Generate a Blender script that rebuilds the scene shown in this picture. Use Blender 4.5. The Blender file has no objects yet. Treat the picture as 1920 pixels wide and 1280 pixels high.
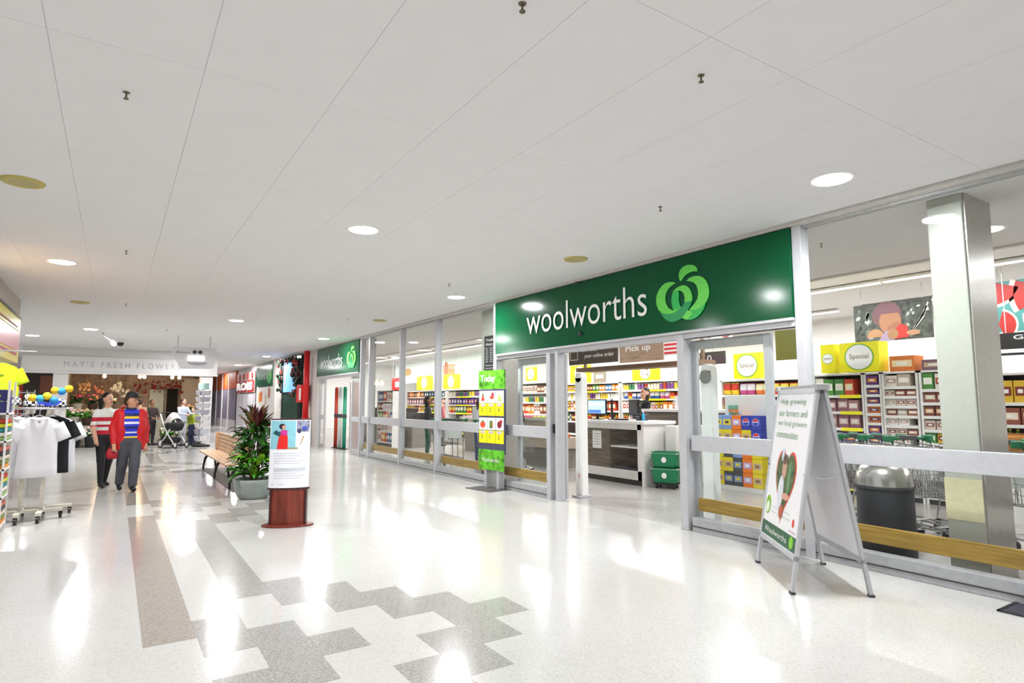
import bpy, bmesh, math, random
import numpy as np
from mathutils import Vector, Matrix
random.seed(11)
SC = bpy.context.scene
COL = SC.collection
PI = math.pi
# ------------------------------------------------------------------ camera
cd = bpy.data.cameras.new('camera'); cam = bpy.data.objects.new('camera', cd); COL.objects.link(cam)
cd.sensor_width = 36.0; cd.lens = 36.0*1146/1920; cd.clip_end = 200
YAW, PIT = math.radians(32.9), math.radians(5.69)
fw = Vector((math.sin(YAW)*math.cos(PIT), math.cos(YAW)*math.cos(PIT), math.sin(PIT)))
rt = Vector((math.cos(YAW), -math.sin(YAW), 0)); up = rt.cross(fw)
mm = Matrix((rt, up, -fw)).transposed().to_4x4(); mm.translation = (0, 0, 1.5)
cam.matrix_world = mm
SC.camera = cam
# ------------------------------------------------------------------ world and exposure
w = bpy.data.worlds.new('world'); SC.world = w; w.use_nodes = True
w.node_tree.nodes['Background'].inputs[0].default_value = (.9, .92, 1, 1)
w.node_tree.nodes['Background'].inputs[1].default_value = .5
SC.view_settings.view_transform = 'Standard'; SC.view_settings.look = 'None'
SC.view_settings.exposure = 0.0; SC.view_settings.gamma = 1.0
SC.view_settings.use_curve_mapping = False
SC.cycles.use_denoising = True
SC.cycles.max_bounces = 8; SC.cycles.diffuse_bounces = 4; SC.cycles.glossy_bounces = 3
SC.cycles.transparent_max_bounces = 16; SC.cycles.transmission_bounces = 4
SC.cycles.sample_clamp_indirect = 6.0
DOWNLIGHT_W = 100.0      # each mall downlight
STRIP_W = 122.0          # each shop light strip
BULB_W = 11.0            # each warm bulb of the flower stall
H = 3.33                # mall ceiling
FX = 5.82               # plane of the shop front
# ------------------------------------------------------------------ helpers
def lin(c):
    c = c/255.0
    return c/12.92 if c <= .04045 else ((c+.055)/1.055)**2.4
def rgb(h):
    if isinstance(h, tuple): return h
    h = h.lstrip('#'); return tuple(lin(int(h[i:i+2], 16)) for i in (0, 2, 4))
MATS = {}
def M(name, col, rough=.5, metal=0.0, var=.06, scale=18.0, emit=0.0, spec=.5, bump=0.0, coat=0.0):
    """procedural principled material with a little noise in its colour"""
    if name in MATS: return MATS[name]
    m = bpy.data.materials.new(name); m.use_nodes = True; MATS[name] = m
    nt = m.node_tree; b = nt.nodes['Principled BSDF']
    c = rgb(col)
    b.inputs['Roughness'].default_value = rough; b.inputs['Metallic'].default_value = metal
    b.inputs['Specular IOR Level'].default_value = spec
    b.inputs['Coat Weight'].default_value = coat; b.inputs['Coat Roughness'].default_value = .08
    tc = nt.nodes.new('ShaderNodeTexCoord'); nz = nt.nodes.new('ShaderNodeTexNoise')
    nz.inputs['Scale'].default_value = scale; nz.inputs['Detail'].default_value = 3
    nt.links.new(tc.outputs['Object'], nz.inputs['Vector'])
    r = nt.nodes.new('ShaderNodeValToRGB')
    r.color_ramp.elements[0].position = .3; r.color_ramp.elements[1].position = .7
    r.color_ramp.elements[0].color = tuple(max(0, x*(1-var)) for x in c)+(1,)
    r.color_ramp.elements[1].color = tuple(min(1, x*(1+var)) for x in c)+(1,)
    nt.links.new(nz.outputs['Fac'], r.inputs['Fac']); nt.links.new(r.outputs['Color'], b.inputs['Base Color'])
    if emit:
        b.inputs['Emission Color'].default_value = c+(1,); b.inputs['Emission Strength'].default_value = emit
    if bump:
        bp = nt.nodes.new('ShaderNodeBump'); bp.inputs['Strength'].default_value = bump; bp.inputs['Distance'].default_value = .01
        nt.links.new(nz.outputs['Fac'], bp.inputs['Height']); nt.links.new(bp.outputs['Normal'], b.inputs['Normal'])
    return m
def C(h, rough=.5):
    """plain coloured stock material"""
    return M('colour_'+str(h).strip('#')+('_%d' % int(rough*100)), h, rough)
def wood(name, c1, c2, rough=.35, axis='X', scale=3.0):
    if name in MATS: return MATS[name]
    m = M(name, c1, rough); nt = m.node_tree; r = [n for n in nt.nodes if n.type == 'VALTORGB'][0]; nz = [n for n in nt.nodes if n.type == 'TEX_NOISE'][0]
    mp = nt.nodes.new('ShaderNodeMapping'); tc = [n for n in nt.nodes if n.type == 'TEX_COORD'][0]
    s = {'X': (1, 14, 14), 'Y': (14, 1, 14), 'Z': (14, 14, 1)}[axis]; mp.inputs['Scale'].default_value = s
    nt.links.new(tc.outputs['Object'], mp.inputs['Vector']); nt.links.new(mp.outputs['Vector'], nz.inputs['Vector'])
    nz.inputs['Scale'].default_value = scale
    r.color_ramp.elements[0].color = rgb(c1)+(1,); r.color_ramp.elements[1].color = rgb(c2)+(1,)
    return m
def glass(name='clear_glass', tint=(.97, .985, .98), refl=.9):
    if name in MATS: return MATS[name]
    m = bpy.data.materials.new(name); m.use_nodes = True; MATS[name] = m; nt = m.node_tree; nt.nodes.clear()
    o = nt.nodes.new('ShaderNodeOutputMaterial'); t = nt.nodes.new('ShaderNodeBsdfTransparent'); g = nt.nodes.new('ShaderNodeBsdfGlossy')
    t.inputs[0].default_value = tint+(1,); g.inputs['Roughness'].default_value = .03; g.inputs['Color'].default_value = (refl, refl, refl, 1)
    fr = nt.nodes.new('ShaderNodeLayerWeight'); pw = nt.nodes.new('ShaderNodeMath'); pw.operation = 'POWER'; pw.inputs[1].default_value = 5
    ml = nt.nodes.new('ShaderNodeMath'); ml.operation = 'MULTIPLY_ADD'; ml.inputs[1].default_value = .45; ml.inputs[2].default_value = .008
    mx = nt.nodes.new('ShaderNodeMixShader')
    nt.links.new(fr.outputs['Facing'], pw.inputs[0]); nt.links.new(pw.outputs[0], ml.inputs[0]); nt.links.new(ml.outputs[0], mx.inputs[0]); nt.links.new(t.outputs[0], mx.inputs[1]); nt.links.new(g.outputs[0], mx.inputs[2]); nt.links.new(mx.outputs[0], o.inputs[0])
    return m
def speckle(name, base, dark, light, rough=.14, scale=90.0, amt=.5):
    """polished speckled tile: fine chips over a base colour"""
    if name in MATS: return MATS[name]
    m = bpy.data.materials.new(name); m.use_nodes = True; MATS[name] = m; nt = m.node_tree; b = nt.nodes['Principled BSDF']
    tc = nt.nodes.new('ShaderNodeTexCoord')
    v = nt.nodes.new('ShaderNodeTexVoronoi'); v.inputs['Scale'].default_value = scale
    nt.links.new(tc.outputs['Object'], v.inputs['Vector'])
    sep = nt.nodes.new('ShaderNodeSeparateColor'); nt.links.new(v.outputs['Color'], sep.inputs[0])
    r = nt.nodes.new('ShaderNodeValToRGB'); e = r.color_ramp.elements
    e[0].position = 0; e[0].color = rgb(dark)+(1,); e[1].position = 1; e[1].color = rgb(light)+(1,)
    for p, cc in ((amt*.35, dark), (amt*.55, base), (1-amt*.4, base)):
        x = e.new(p); x.color = rgb(cc)+(1,)
    nt.links.new(sep.outputs[0], r.inputs[0])
    n2 = nt.nodes.new('ShaderNodeTexNoise'); n2.inputs['Scale'].default_value = 1.3; n2.inputs['Detail'].default_value = 4
    nt.links.new(tc.outputs['Object'], n2.inputs['Vector'])
    r2 = nt.nodes.new('ShaderNodeValToRGB'); r2.color_ramp.elements[0].color = (.93, .92, .9, 1); r2.color_ramp.elements[1].color = (1, 1, 1, 1)
    nt.links.new(n2.outputs['Fac'], r2.inputs[0])
    mx = nt.nodes.new('ShaderNodeMix'); mx.data_type = 'RGBA'; mx.blend_type = 'MULTIPLY'; mx.inputs[0].default_value = 1
    nt.links.new(r.outputs[0], mx.inputs[6]); nt.links.new(r2.outputs[0], mx.inputs[7]); nt.links.new(mx.outputs[2], b.inputs['Base Color'])
    mr = nt.nodes.new('ShaderNodeMapRange'); mr.inputs['To Min'].default_value = rough*.8; mr.inputs['To Max'].default_value = rough*1.3
    nt.links.new(n2.outputs['Fac'], mr.inputs['Value']); nt.links.new(mr.outputs[0], b.inputs['Roughness'])
    n3 = nt.nodes.new('ShaderNodeTexNoise'); n3.inputs['Scale'].default_value = 2.2; n3.inputs['Detail'].default_value = 1
    nt.links.new(tc.outputs['Object'], n3.inputs['Vector'])
    bp = nt.nodes.new('ShaderNodeBump'); bp.inputs['Strength'].default_value = .05; bp.inputs['Distance'].default_value = .05
    nt.links.new(n3.outputs['Fac'], bp.inputs['Height']); nt.links.new(bp.outputs['Normal'], b.inputs['Normal'])
    return m
# ---- geometry collector
class G:
    def __init__(s): s.v = []; s.f = []; s.m = []
    def add(s, vs, fs, m=0):
        o = len(s.v); s.v += [tuple(p) for p in vs]; s.f += [tuple(o+i for i in f) for f in fs]; s.m += [m]*len(fs); return s
    def box(s, x0, y0, z0, x1, y1, z1, m=0):
        x0, x1 = min(x0, x1), max(x0, x1); y0, y1 = min(y0, y1), max(y0, y1); z0, z1 = min(z0, z1), max(z0, z1)
        return s.add([(x0,y0,z0),(x1,y0,z0),(x1,y1,z0),(x0,y1,z0),(x0,y0,z1),(x1,y0,z1),(x1,y1,z1),(x0,y1,z1)],
            [(0,3,2,1),(4,5,6,7),(0,1,5,4),(1,2,6,5),(2,3,7,6),(3,0,4,7)], m)
    def cyl(s, p0, p1, r0, r1=None, n=12, m=0, caps=True):
        r1 = r0 if r1 is None else r1; a = Vector(p0); b = Vector(p1); d = (b-a).normalized()
        u = d.orthogonal().normalized(); v = d.cross(u); vs = []
        for c, r in ((a, r0), (b, r1)):
            for i in range(n):
                t = 2*PI*i/n; vs.append(c+u*math.cos(t)*r+v*math.sin(t)*r)
        fs = [(i, (i+1) % n, n+(i+1) % n, n+i) for i in range(n)]
        if caps: fs += [tuple(range(n-1, -1, -1)), tuple(range(n, 2*n))]
        return s.add(vs, fs, m)
    def tube(s, pts, r, n=8, m=0, closed=False):
        P = [Vector(p) for p in pts]; vs = []; N = len(P); prev = None
        for i, p in enumerate(P):
            d = (P[(i+1) % N]-P[i-1]) if closed else (P[min(i+1, N-1)]-P[max(i-1, 0)])
            d.normalize()
            u = d.orthogonal().normalized() if prev is None else (prev-d*prev.dot(d)).normalized()
            prev = u; v = d.cross(u); rr = r[i] if isinstance(r, (list, tuple)) else r
            vs += [p+u*math.cos(2*PI*k/n)*rr+v*math.sin(2*PI*k/n)*rr for k in range(n)]
        fs = [(i*n+k, i*n+(k+1) % n, ((i+1) % N)*n+(k+1) % n, ((i+1) % N)*n+k) for i in range(N if closed else N-1) for k in range(n)]
        if not closed: fs += [tuple(range(n-1, -1, -1)), tuple(range((N-1)*n, N*n))]
        return s.add(vs, fs, m)
    def lathe(s, prof, n=20, c=(0,0,0), m=0, ms=None):
        k = len(prof); vs = []
        for i in range(n):
            t = 2*PI*i/n; vs += [(c[0]+r*math.cos(t), c[1]+r*math.sin(t), c[2]+z) for r, z in prof]
        o = len(s.v); s.v += vs
        for i in range(n):
            for j in range(k-1):
                a = i*k+j; b = ((i+1) % n)*k+j
                s.f.append((o+a, o+b, o+b+1, o+a+1)); s.m.append(ms[j] if ms else m)
        return s
    def ball(s, c, r, nu=12, nv=8, m=0):
        if not isinstance(r, (tuple, list)): r = (r, r, r)
        vs = [(c[0], c[1], c[2]-r[2])]
        for j in range(1, nv):
            p = -PI/2+PI*j/nv
            vs += [(c[0]+r[0]*math.cos(p)*math.cos(2*PI*i/nu), c[1]+r[1]*math.cos(p)*math.sin(2*PI*i/nu), c[2]+r[2]*math.sin(p)) for i in range(nu)]
        vs.append((c[0], c[1], c[2]+r[2])); L = len(vs)-1
        fs = [(0, 1+(i+1) % nu, 1+i) for i in range(nu)]
        fs += [(1+j*nu+i, 1+j*nu+(i+1) % nu, 1+(j+1)*nu+(i+1) % nu, 1+(j+1)*nu+i) for j in range(nv-2) for i in range(nu)]
        fs += [(1+(nv-2)*nu+i, 1+(nv-2)*nu+(i+1) % nu, L) for i in range(nu)]
        return s.add(vs, fs, m)
    def prism(s, pts, fr, d0, d1, m=0):
        """2-D outline pts in frame fr=(origin,right,up,normal), extruded from d0 to d1 along the normal"""
        o, r, u, n = [Vector(q) for q in fr]; k = len(pts)
        vs = [o+r*x+u*y+n*d for d in (d0, d1) for x, y in pts]
        return s.add(vs, [tuple(range(k-1, -1, -1)), tuple(range(k, 2*k))]+[(i, (i+1) % k, k+(i+1) % k, k+i) for i in range(k)], m)
    def rings(s, rs, m=0, cap=True, ms=None):
        k = len(rs[0]); o = len(s.v)
        for q in rs: s.v += [tuple(p) for p in q]
        for j in range(len(rs)-1):
            for i in range(k):
                s.f.append((o+j*k+i, o+j*k+(i+1) % k, o+(j+1)*k+(i+1) % k, o+(j+1)*k+i)); s.m.append(ms[j] if ms else m)
        if cap:
            s.f.append(tuple(o+i for i in range(k-1, -1, -1))); s.m.append(ms[0] if ms else m)
            s.f.append(tuple(o+(len(rs)-1)*k+i for i in range(k))); s.m.append(ms[-1] if ms else m)
        return s
    def mesh(s, name, mats, smooth=False):
        me = bpy.data.meshes.new(name); me.from_pydata(s.v, [], s.f); me.update()
        for q in (mats if isinstance(mats, (list, tuple)) else [mats]): me.materials.append(q)
        if any(s.m): me.polygons.foreach_set('material_index', s.m)
        if smooth: me.polygons.foreach_set('use_smooth', [True]*len(s.f))
        return me
    def obj(s, name, mats, parent=None, smooth=False, bevel=0.0, loc=None):
        return link(name, s.mesh(name, mats, smooth), parent, bevel, loc)
def link(name, me, parent=None, bevel=0.0, loc=None, rz=0.0):
    o = bpy.data.objects.new(name, me); COL.objects.link(o); o.parent = parent
    if loc is not None: o.location = loc
    if rz: o.rotation_euler = (0, 0, rz)
    if bevel:
        b = o.modifiers.new('bevel', 'BEVEL'); b.width = bevel; b.segments = 2; b.limit_method = 'ANGLE'
    return o
def tag(o, label, cat, group=None, kind=None):
    if label: o['label'] = label
    if cat: o['category'] = cat
    if group: o['group'] = group
    if kind: o['kind'] = kind
    return o
def thing(name, label, cat, loc=(0,0,0), rz=0.0, group=None):
    o = bpy.data.objects.new(name, None); COL.objects.link(o); o.location = loc; o.rotation_euler = (0, 0, rz); o.empty_display_size = .1
    return tag(o, label, cat, group)
def setting(name, loc=(0,0,0)):
    o = bpy.data.objects.new(name, None); COL.objects.link(o); o.location = loc; o['kind'] = 'structure'; o.empty_display_size = .1
    return o
def dup(o, loc=None, rz=None, label=None, group=None, parent=None):
    c = o.copy(); COL.objects.link(c); c.parent = parent
    if loc is not None: c.location = loc
    if rz is not None: c.rotation_euler = (0, 0, rz)
    if label: c['label'] = label
    if group: c['group'] = group
    for ch in list(o.children): dup(ch, parent=c)
    return c
_tx = {}
def text(s, mat, parent, o, r, u, width=None, height=None, depth=.004, align='L', name='lettering', bold=0.0, res=3, spacing=1.0):
    """flat lettering: text s with its lower-left (or centre) at o, reading along r, upright along u"""
    key = (s, depth, bold, res, spacing)
    if key not in _tx:
        cu = bpy.data.curves.new('t', 'FONT'); cu.body = s; cu.resolution_u = res; cu.size = 1; cu.offset = bold; cu.space_character = spacing
        ob = bpy.data.objects.new('t', cu); COL.objects.link(ob)
        me = bpy.data.meshes.new_from_object(ob.evaluated_get(bpy.context.evaluated_depsgraph_get()))
        vs = np.array([v.co[:] for v in me.vertices]) if len(me.vertices) else np.zeros((1, 3)); fs = [tuple(p.vertices) for p in me.polygons]
        bpy.data.objects.remove(ob); bpy.data.curves.remove(cu); bpy.data.meshes.remove(me); _tx[key] = (vs, fs)
    vs, fs = _tx[key]; mn = vs.min(0); mx = vs.max(0)
    sx = (width/(mx[0]-mn[0])) if width else None; sy = (height/(mx[1]-mn[1])) if height else None
    sx = sx or sy; sy = sy or sx
    o, r, u = Vector(o), Vector(r), Vector(u); n = r.cross(u)
    off = {'L': 0, 'C': (mx[0]-mn[0])/2}[align]; oy = (mx[1]-mn[1])/2 if align == 'C' else 0
    g = G(); g.add([o+r*((p[0]-mn[0]-off)*sx)+u*((p[1]-mn[1]-oy)*sy)+n*depth for p in vs], fs)
    return g.obj(name, mat, parent)
NX = (Vector((0,-1,0)), Vector((0,0,1)), Vector((-1,0,0)))      # faces the mall (-X)
NY = (Vector((1,0,0)), Vector((0,0,1)), Vector((0,-1,0)))       # faces -Y
def patch(name, mat, parent, o, fr, pts, d=.003, t=.002):
    """thin printed shape lying on a face"""
    return G().prism(pts, (o,)+tuple(fr), d-t, d, 0).obj(name, mat, parent)
def ell(cx, cy, rx, ry, n=24, a0=0, a1=2*PI):
    full = abs(a1-a0) > 6.28
    return [(cx+rx*math.cos(a0+(a1-a0)*i/(n if full else n-1)), cy+ry*math.sin(a0+(a1-a0)*i/(n if full else n-1))) for i in range(n)]
def rect(x0, y0, x1, y1): return [(x0,y0),(x1,y0),(x1,y1),(x0,y1)]
# ---- common materials
ALU = M('brushed_aluminium', '#bfc0c4', .42, .2, .04)
ALUD = M('aged_aluminium', '#acadad', .45, .2, .08)
WHITE = M('white_paint', '#eeece8', .45, 0, .02)
WPLAS = M('white_plastic', '#f2f2f0', .35, 0, .02)
BLACK = M('black_plastic', '#1b1b1d', .4, 0, .1)
DARK = M('dark_grey', '#3a3a3d', .5)
STEEL = M('stainless_steel', '#c4c2bd', .25, 1.0, .05)
CHROME = M('chrome_wire', '#b9b9bb', .2, 1.0, .03)
GREEN = M('sign_green', '#004d2b', .14, 0, .03, spec=.25)
LOGO1 = M('logo_leaf_green', '#62cf4c', .3); LOGO2 = M('logo_mid_green', '#1fb14e', .3); LOGO3 = M('logo_deep_green', '#06934f', .3)
YEL = M('ticket_yellow', '#f3ea0a', .5, 0, .02)
GLASS = glass()
LAMP = M('lamp_diffuser', '#fff8ee', .5, 0, 0, emit=16.0)
STRIP = M('light_strip', '#fffaf2', .5, 0, 0, emit=4.5)
# ================================================================== the setting
CREAM = speckle('cream_terrazzo', '#cac9c6', '#b9b7b2', '#d7d6d3', .15, 150, .3)
GREY1 = speckle('grey_terrazzo', '#a6a39f', '#8e8b86', '#bcbab6', .15, 140, .5)
GREY2 = speckle('brown_grey_terrazzo', '#a59d95', '#8c847c', '#bab3ab', .15, 140, .5)
SLATE = speckle('lavender_grey_tile', '#a7a4a8', '#8f8c92', '#bcb9bd', .16, 60, .5)
STOREF = speckle('shop_vinyl', '#b3afac', '#a29e9b', '#c0bcb9', .2, 60, .3)
floor = G().box(-9, -9, -.06, FX+.02, 62, 0).obj('floor', CREAM); tag(floor, None, None, None, 'structure')
sf = G().box(FX+.02, -4, -.06, 20.5, 62, 0).obj('floor_shop', STOREF); sf['kind'] = 'structure'
GX, GY, X0 = .2987, .357, 1.719
tile_me = {}
def ftile(i, yc, n=1.0, m=GREY1):
    key = (round(n, 2), m.name)
    if key not in tile_me:
        tile_me[key] = G().box(0, 0, -.004, GX-.0008, GY*n-.0008, .0012).mesh('floor_tile', m)
    link('floor_tile', tile_me[key], floor, loc=(X0+i*GX, yc, 0))
for ci, yc in enumerate((3.985, 10.16, 16.34, 22.5)):
    for r in range(-8, 9):
        y = yc+(r-.5)*GY; a = abs(r); n = 1.0
        if a == 8: n = 1.15; y = y if r > 0 else y-.15*GY
        if y < 1.2 or y > 24: continue
        inner = {0: (-3,-2), 1: (-4,-3), 2: (-5,-4)}.get(a, (-5,)); outer = {0: (1,2), 1: (0,1), 2: (-1,0), 3: (-2,-1), 4: (-3,-2)}.get(a, (-3,))
        for i in inner: ftile(i, y, n, GREY2 if i == -5 else GREY1)
        if ci in (1, 2) and yc+(r+.5)*GY > 11.35 and yc+(r-.5)*GY < 15.55 and a > 3: continue
        for i in outer: ftile(i, y, n)
slab = G()
for k in range(7):
    for q in range(3):
        link('floor_slab', tile_me.setdefault('slab', G().box(0, 0, -.004, .55-.002, .597, .0012).mesh('floor_slab', SLATE)), floor, loc=(.94+q*.55, 11.38+k*.6, 0))
# ceiling with its lay-in tiles
CEILT = M('ceiling_tile_white', '#e4e3e3', .75, 0, .015, 3)
CEILB = M('ceiling_grid_backing', '#dddcdb', .8, 0, .02)
ceil = G().box(-9, -9, H+.0055, FX+.1, 62, H+.1).obj('ceiling', CEILB); ceil['kind'] = 'structure'
xs = [-.38+.7*k for k in range(-3, 9)]+[5.68]
ys = [1.9+1.725*k for k in range(-1, 15)]
cme = {}
for a in range(len(xs)-1):
    for b in range(len(ys)-1):
        wd = xs[a+1]-xs[a]; key = round(wd, 3)
        if key not in cme: cme[key] = G().box(.001, .001, 0, wd-.001, 1.724, .005).mesh('ceiling_tile', CEILT)
        link('ceiling_tile', cme[key], ceil, loc=(xs[a], ys[b], H))
G().box(-9, ys[-1]+.004, H, FX, 62, H+.0053).obj('ceiling_far', CEILT)['kind'] = 'structure'
G().box(-9, -9, H, xs[0]-.004, ys[-1], H+.0053).obj('ceiling_side', CEILT)['kind'] = 'structure'
G().box(xs[0], -9, H, FX, ys[0]-.004, H+.0053).obj('ceiling_near', CEILT)['kind'] = 'structure'
G().box(5.69, -9, H-.035, 5.86, 62, H+.02).obj('trim_1', M('ceiling_edge', '#c9c5c0', .5))['kind'] = 'structure'
# shop ceiling: lower part behind the glass, raised part beyond
SCEIL = M('shop_ceiling', '#dad7d5', .8, 0, .02, 3)
G().box(5.86, -4, H+.0, 8.7, 62, H+.1).obj('ceiling_shop_low', SCEIL)['kind'] = 'structure'
G().box(8.7, -4, 3.72, 20.5, 62, 3.82).obj('ceiling_shop_high', SCEIL)['kind'] = 'structure'
G().box(8.66, -4, H-.02, 8.74, 62, 3.72).obj('trim_2', M('bulkhead_edge', '#c4beb6', .6))['kind'] = 'structure'
for nm, b in (('wall_back', (-9,-9.2,0,20.5,-9,3.9)), ('wall_shop_end', (20.5,-9,0,20.7,62,3.9)), ('wall_shop_far', (FX+.1,36,0,16.,36.15,3.72)), ('wall_far', (-9,62,0,20.7,62.2,3.9)), ('wall_left', (-9.2,-9,0,-9,62,3.9)), ('wall_shop_near', (FX+.1,-4.2,0,20.5,-4,3.9)), ('wall_front_near', (FX-.05,-9,0,FX+.1,-1.5,3.4))):
    G().box(*b).obj(nm, WHITE)['kind'] = 'structure'
# ------------------------------------------------------------------ shop front
KICK = M('grey_kick_plate', '#a9abad', .45, .2, .08)
BUMP = wood('bumper_timber', '#8a6a22', '#b08c3c', .45, 'Y', 2.5)
wn = [0]
def bay(y0, y1, z1=3.27, mid=True, bump=True, kick=.16, x=FX):
    wn[0] += 1; r = setting('window_%d' % wn[0], (x, y0, 0)); L = y1-y0
    G().box(-.055, 0, 0, .06, L, kick).obj('kick_plate', KICK, r, bevel=.006)
    G().box(-.062, 0, kick*.35, -.054, L, kick*.42).obj('kick_groove', DARK, r)
    G().box(-.03, 0, z1, .05, L, 3.3).obj('head_rail', ALUD, r)
    if mid: G().box(-.03, 0, .93, .045, L, 1.11).obj('mid_rail', ALU, r, bevel=.004)
    if bump: G().box(.06, 0, .225, .1, L, .375).obj('bumper_rail', BUMP, r, bevel=.004)
    if mid:
        G().box(.004, 0, kick, .012, L, .93).obj('pane', GLASS, r); G().box(.004, 0, 1.11, .012, L, z1).obj('pane', GLASS, r)
    else: G().box(.004, 0, kick, .012, L, z1).obj('pane', GLASS, r)
    return r
tn = [2]
def mullion(y, wd=.09, z1=3.3, x=FX, dp=.07):
    tn[0] += 1
    o = G().box(x-dp, y-wd/2, 0, x+dp, y+wd/2, z1).obj('trim_%d' % tn[0], ALU, bevel=.006); o['kind'] = 'structure'
    return o
bay(-1.5, .35); mullion(.4); bay(.45, 3.5)
mullion(3.555, .1)
bay(3.61, 5.02, 2.27)
mullion(5.12, .11, 2.36)
mullion(7.62, .075, 2.36); mullion(7.84, .1, 2.36)
bay(7.9, 9.4, 2.27)
mullion(9.47, .1)
bay(9.53, 11.87); mullion(11.92, .08); bay(11.97, 13.85); mullion(13.89, .08); bay(13.94, 16.0); mullion(16.05, .09)
bay(16.1, 16.7, 3.27); mullion(16.75, .09)
for k, (a, b) in enumerate(((3.61, 9.42), (16.8, 21.1))):
    G().box(FX-.06, a, 2.27, FX+.1, b, 2.36).obj('trim_%d' % (40+k), ALU)['kind'] = 'structure'
    G().box(FX-.02, a, 2.36, FX+.1, b, H).obj('wall_fascia_%d' % (k+1), WHITE)['kind'] = 'structure'
dn = [0]
def leaf(y0, y1, x):
    dn[0] += 1; r = setting('door_%d' % dn[0], (x, y0, 0)); L = y1-y0
    for a in (0, L-.09): G().box(-.02, a, .02, .03, a+.09, 2.25).obj('stile', ALU, r, bevel=.004)
    G().box(-.02, .09, 2.14, .03, L-.09, 2.25).obj('top_rail', ALUD, r); G().box(-.02, .09, .02, .03, L-.09, .14).obj('bottom_rail', ALUD, r)
    G().box(-.02, .09, .95, .03, L-.09, 1.09).obj('mid_rail', ALU, r)
    G().box(.0, .09, .14, .007, L-.09, .95).obj('pane', GLASS, r); G().box(.0, .09, 1.09, .007, L-.09, 2.14).obj('pane', GLASS, r)
leaf(4.0, 5.1, FX+.11); leaf(7.6, 8.95, FX+.11); leaf(16.85, 17.75, FX+.03); leaf(20.4, 21.08, FX+.03)
tag(G().box(FX-.03, 7.7, 1.02, FX+.1, 7.78, 1.16).obj('lock_box', BLACK, None, bevel=.006), 'small black lock box between the two steel door posts', 'lock')
# ------------------------------------------------------------------ fascia signs
LOGO = [
    ('logo_leaf', LOGO1, [(0.067,0.191),(0.037,0.261),(0.035,0.322),(0.067,0.387),(0.132,0.43),(0.221,0.448),(0.307,0.434),(0.38,0.403),(0.426,0.355),(0.428,0.299),(0.352,0.313),(0.278,0.313),(0.203,0.292),(0.139,0.254),(0.099,0.21)]),
    ('logo_stroke', LOGO1, [(-0.034,0.181),(-0.108,0.212),(-0.186,0.223),(-0.267,0.216),(-0.349,0.183),(-0.42,0.121),(-0.471,0.046),(-0.495,-0.045),(-0.486,-0.14),(-0.445,-0.228),(-0.378,-0.288),(-0.298,-0.32),(-0.219,-0.335),(-0.126,-0.334),(-0.034,-0.313),(0.067,-0.256),(-0.02,-0.267),(-0.098,-0.282),(-0.124,-0.282),(-0.215,-0.227),(-0.266,-0.149),(-0.283,-0.064),(-0.271,0.026),(-0.217,0.1),(-0.129,0.152)]),
    ('logo_stroke', LOGO2, [(-0.035,0.041),(0.029,0.026),(0.024,-0.048),(0.021,-0.128),(0.037,-0.2),(0.07,-0.254),(-0.007,-0.269),(-0.098,-0.282),(-0.128,-0.208),(-0.141,-0.125),(-0.129,-0.036),(-0.107,0.027)]),
    ('logo_stroke', LOGO1, [(-0.107,0.03),(-0.047,0.075),(0.032,0.108),(0.121,0.117),(0.196,0.095),(0.256,0.046),(0.296,-0.029),(0.312,-0.11),(0.302,-0.177),(0.148,-0.175),(0.156,-0.107),(0.141,-0.036),(0.105,0.01),(0.049,0.04),(-0.035,0.043)]),
    ('logo_stroke', LOGO3, [(0.148,-0.175),(0.302,-0.177),(0.27,-0.251),(0.212,-0.317),(0.154,-0.374),(0.089,-0.435),(0.012,-0.464),(-0.066,-0.479),(-0.144,-0.478),(-0.236,-0.448),(-0.314,-0.39),(-0.405,-0.276),(-0.378,-0.29),(-0.298,-0.321),(-0.219,-0.336),(-0.126,-0.335),(-0.035,-0.314),(0.067,-0.258),(0.122,-0.216)]),
    ('logo_stroke', LOGO1, [(0.205,0.176),(0.275,0.215),(0.361,0.23),(0.457,0.22),(0.539,0.184),(0.596,0.126),(0.639,0.042),(0.656,-0.056),(0.643,-0.149),(0.6,-0.224),(0.557,-0.27),(0.473,-0.312),(0.376,-0.338),(0.243,-0.321),(0.306,-0.27),(0.368,-0.225),(0.425,-0.156),(0.444,-0.081),(0.437,-0.002),(0.404,0.081),(0.345,0.132),(0.273,0.161)]),
    ('logo_stroke', LOGO2, [(0.575,-0.258),(0.543,-0.335),(0.481,-0.404),(0.396,-0.461),(0.31,-0.485),(0.212,-0.481),(0.138,-0.46),(0.089,-0.435),(0.154,-0.383),(0.212,-0.322),(0.376,-0.34),(0.473,-0.314)]),
    ('logo_stroke', LOGO1, [(0.212,-0.322),(0.303,-0.348),(0.314,-0.388),(0.263,-0.436),(0.212,-0.479),(0.138,-0.46),(0.089,-0.435),(0.154,-0.383)]),
    ]
def applemark(parent, fr, s, d=.012):
    """round leafy mark of overlapping strokes and a leaf, in units of s around the frame origin"""
    for k, (nm, mat, pts) in enumerate(LOGO):
        G().prism([(x*s, y*s) for x, y in pts], fr, d-.006, d+.0012*k).obj(nm, mat, parent)
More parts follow.
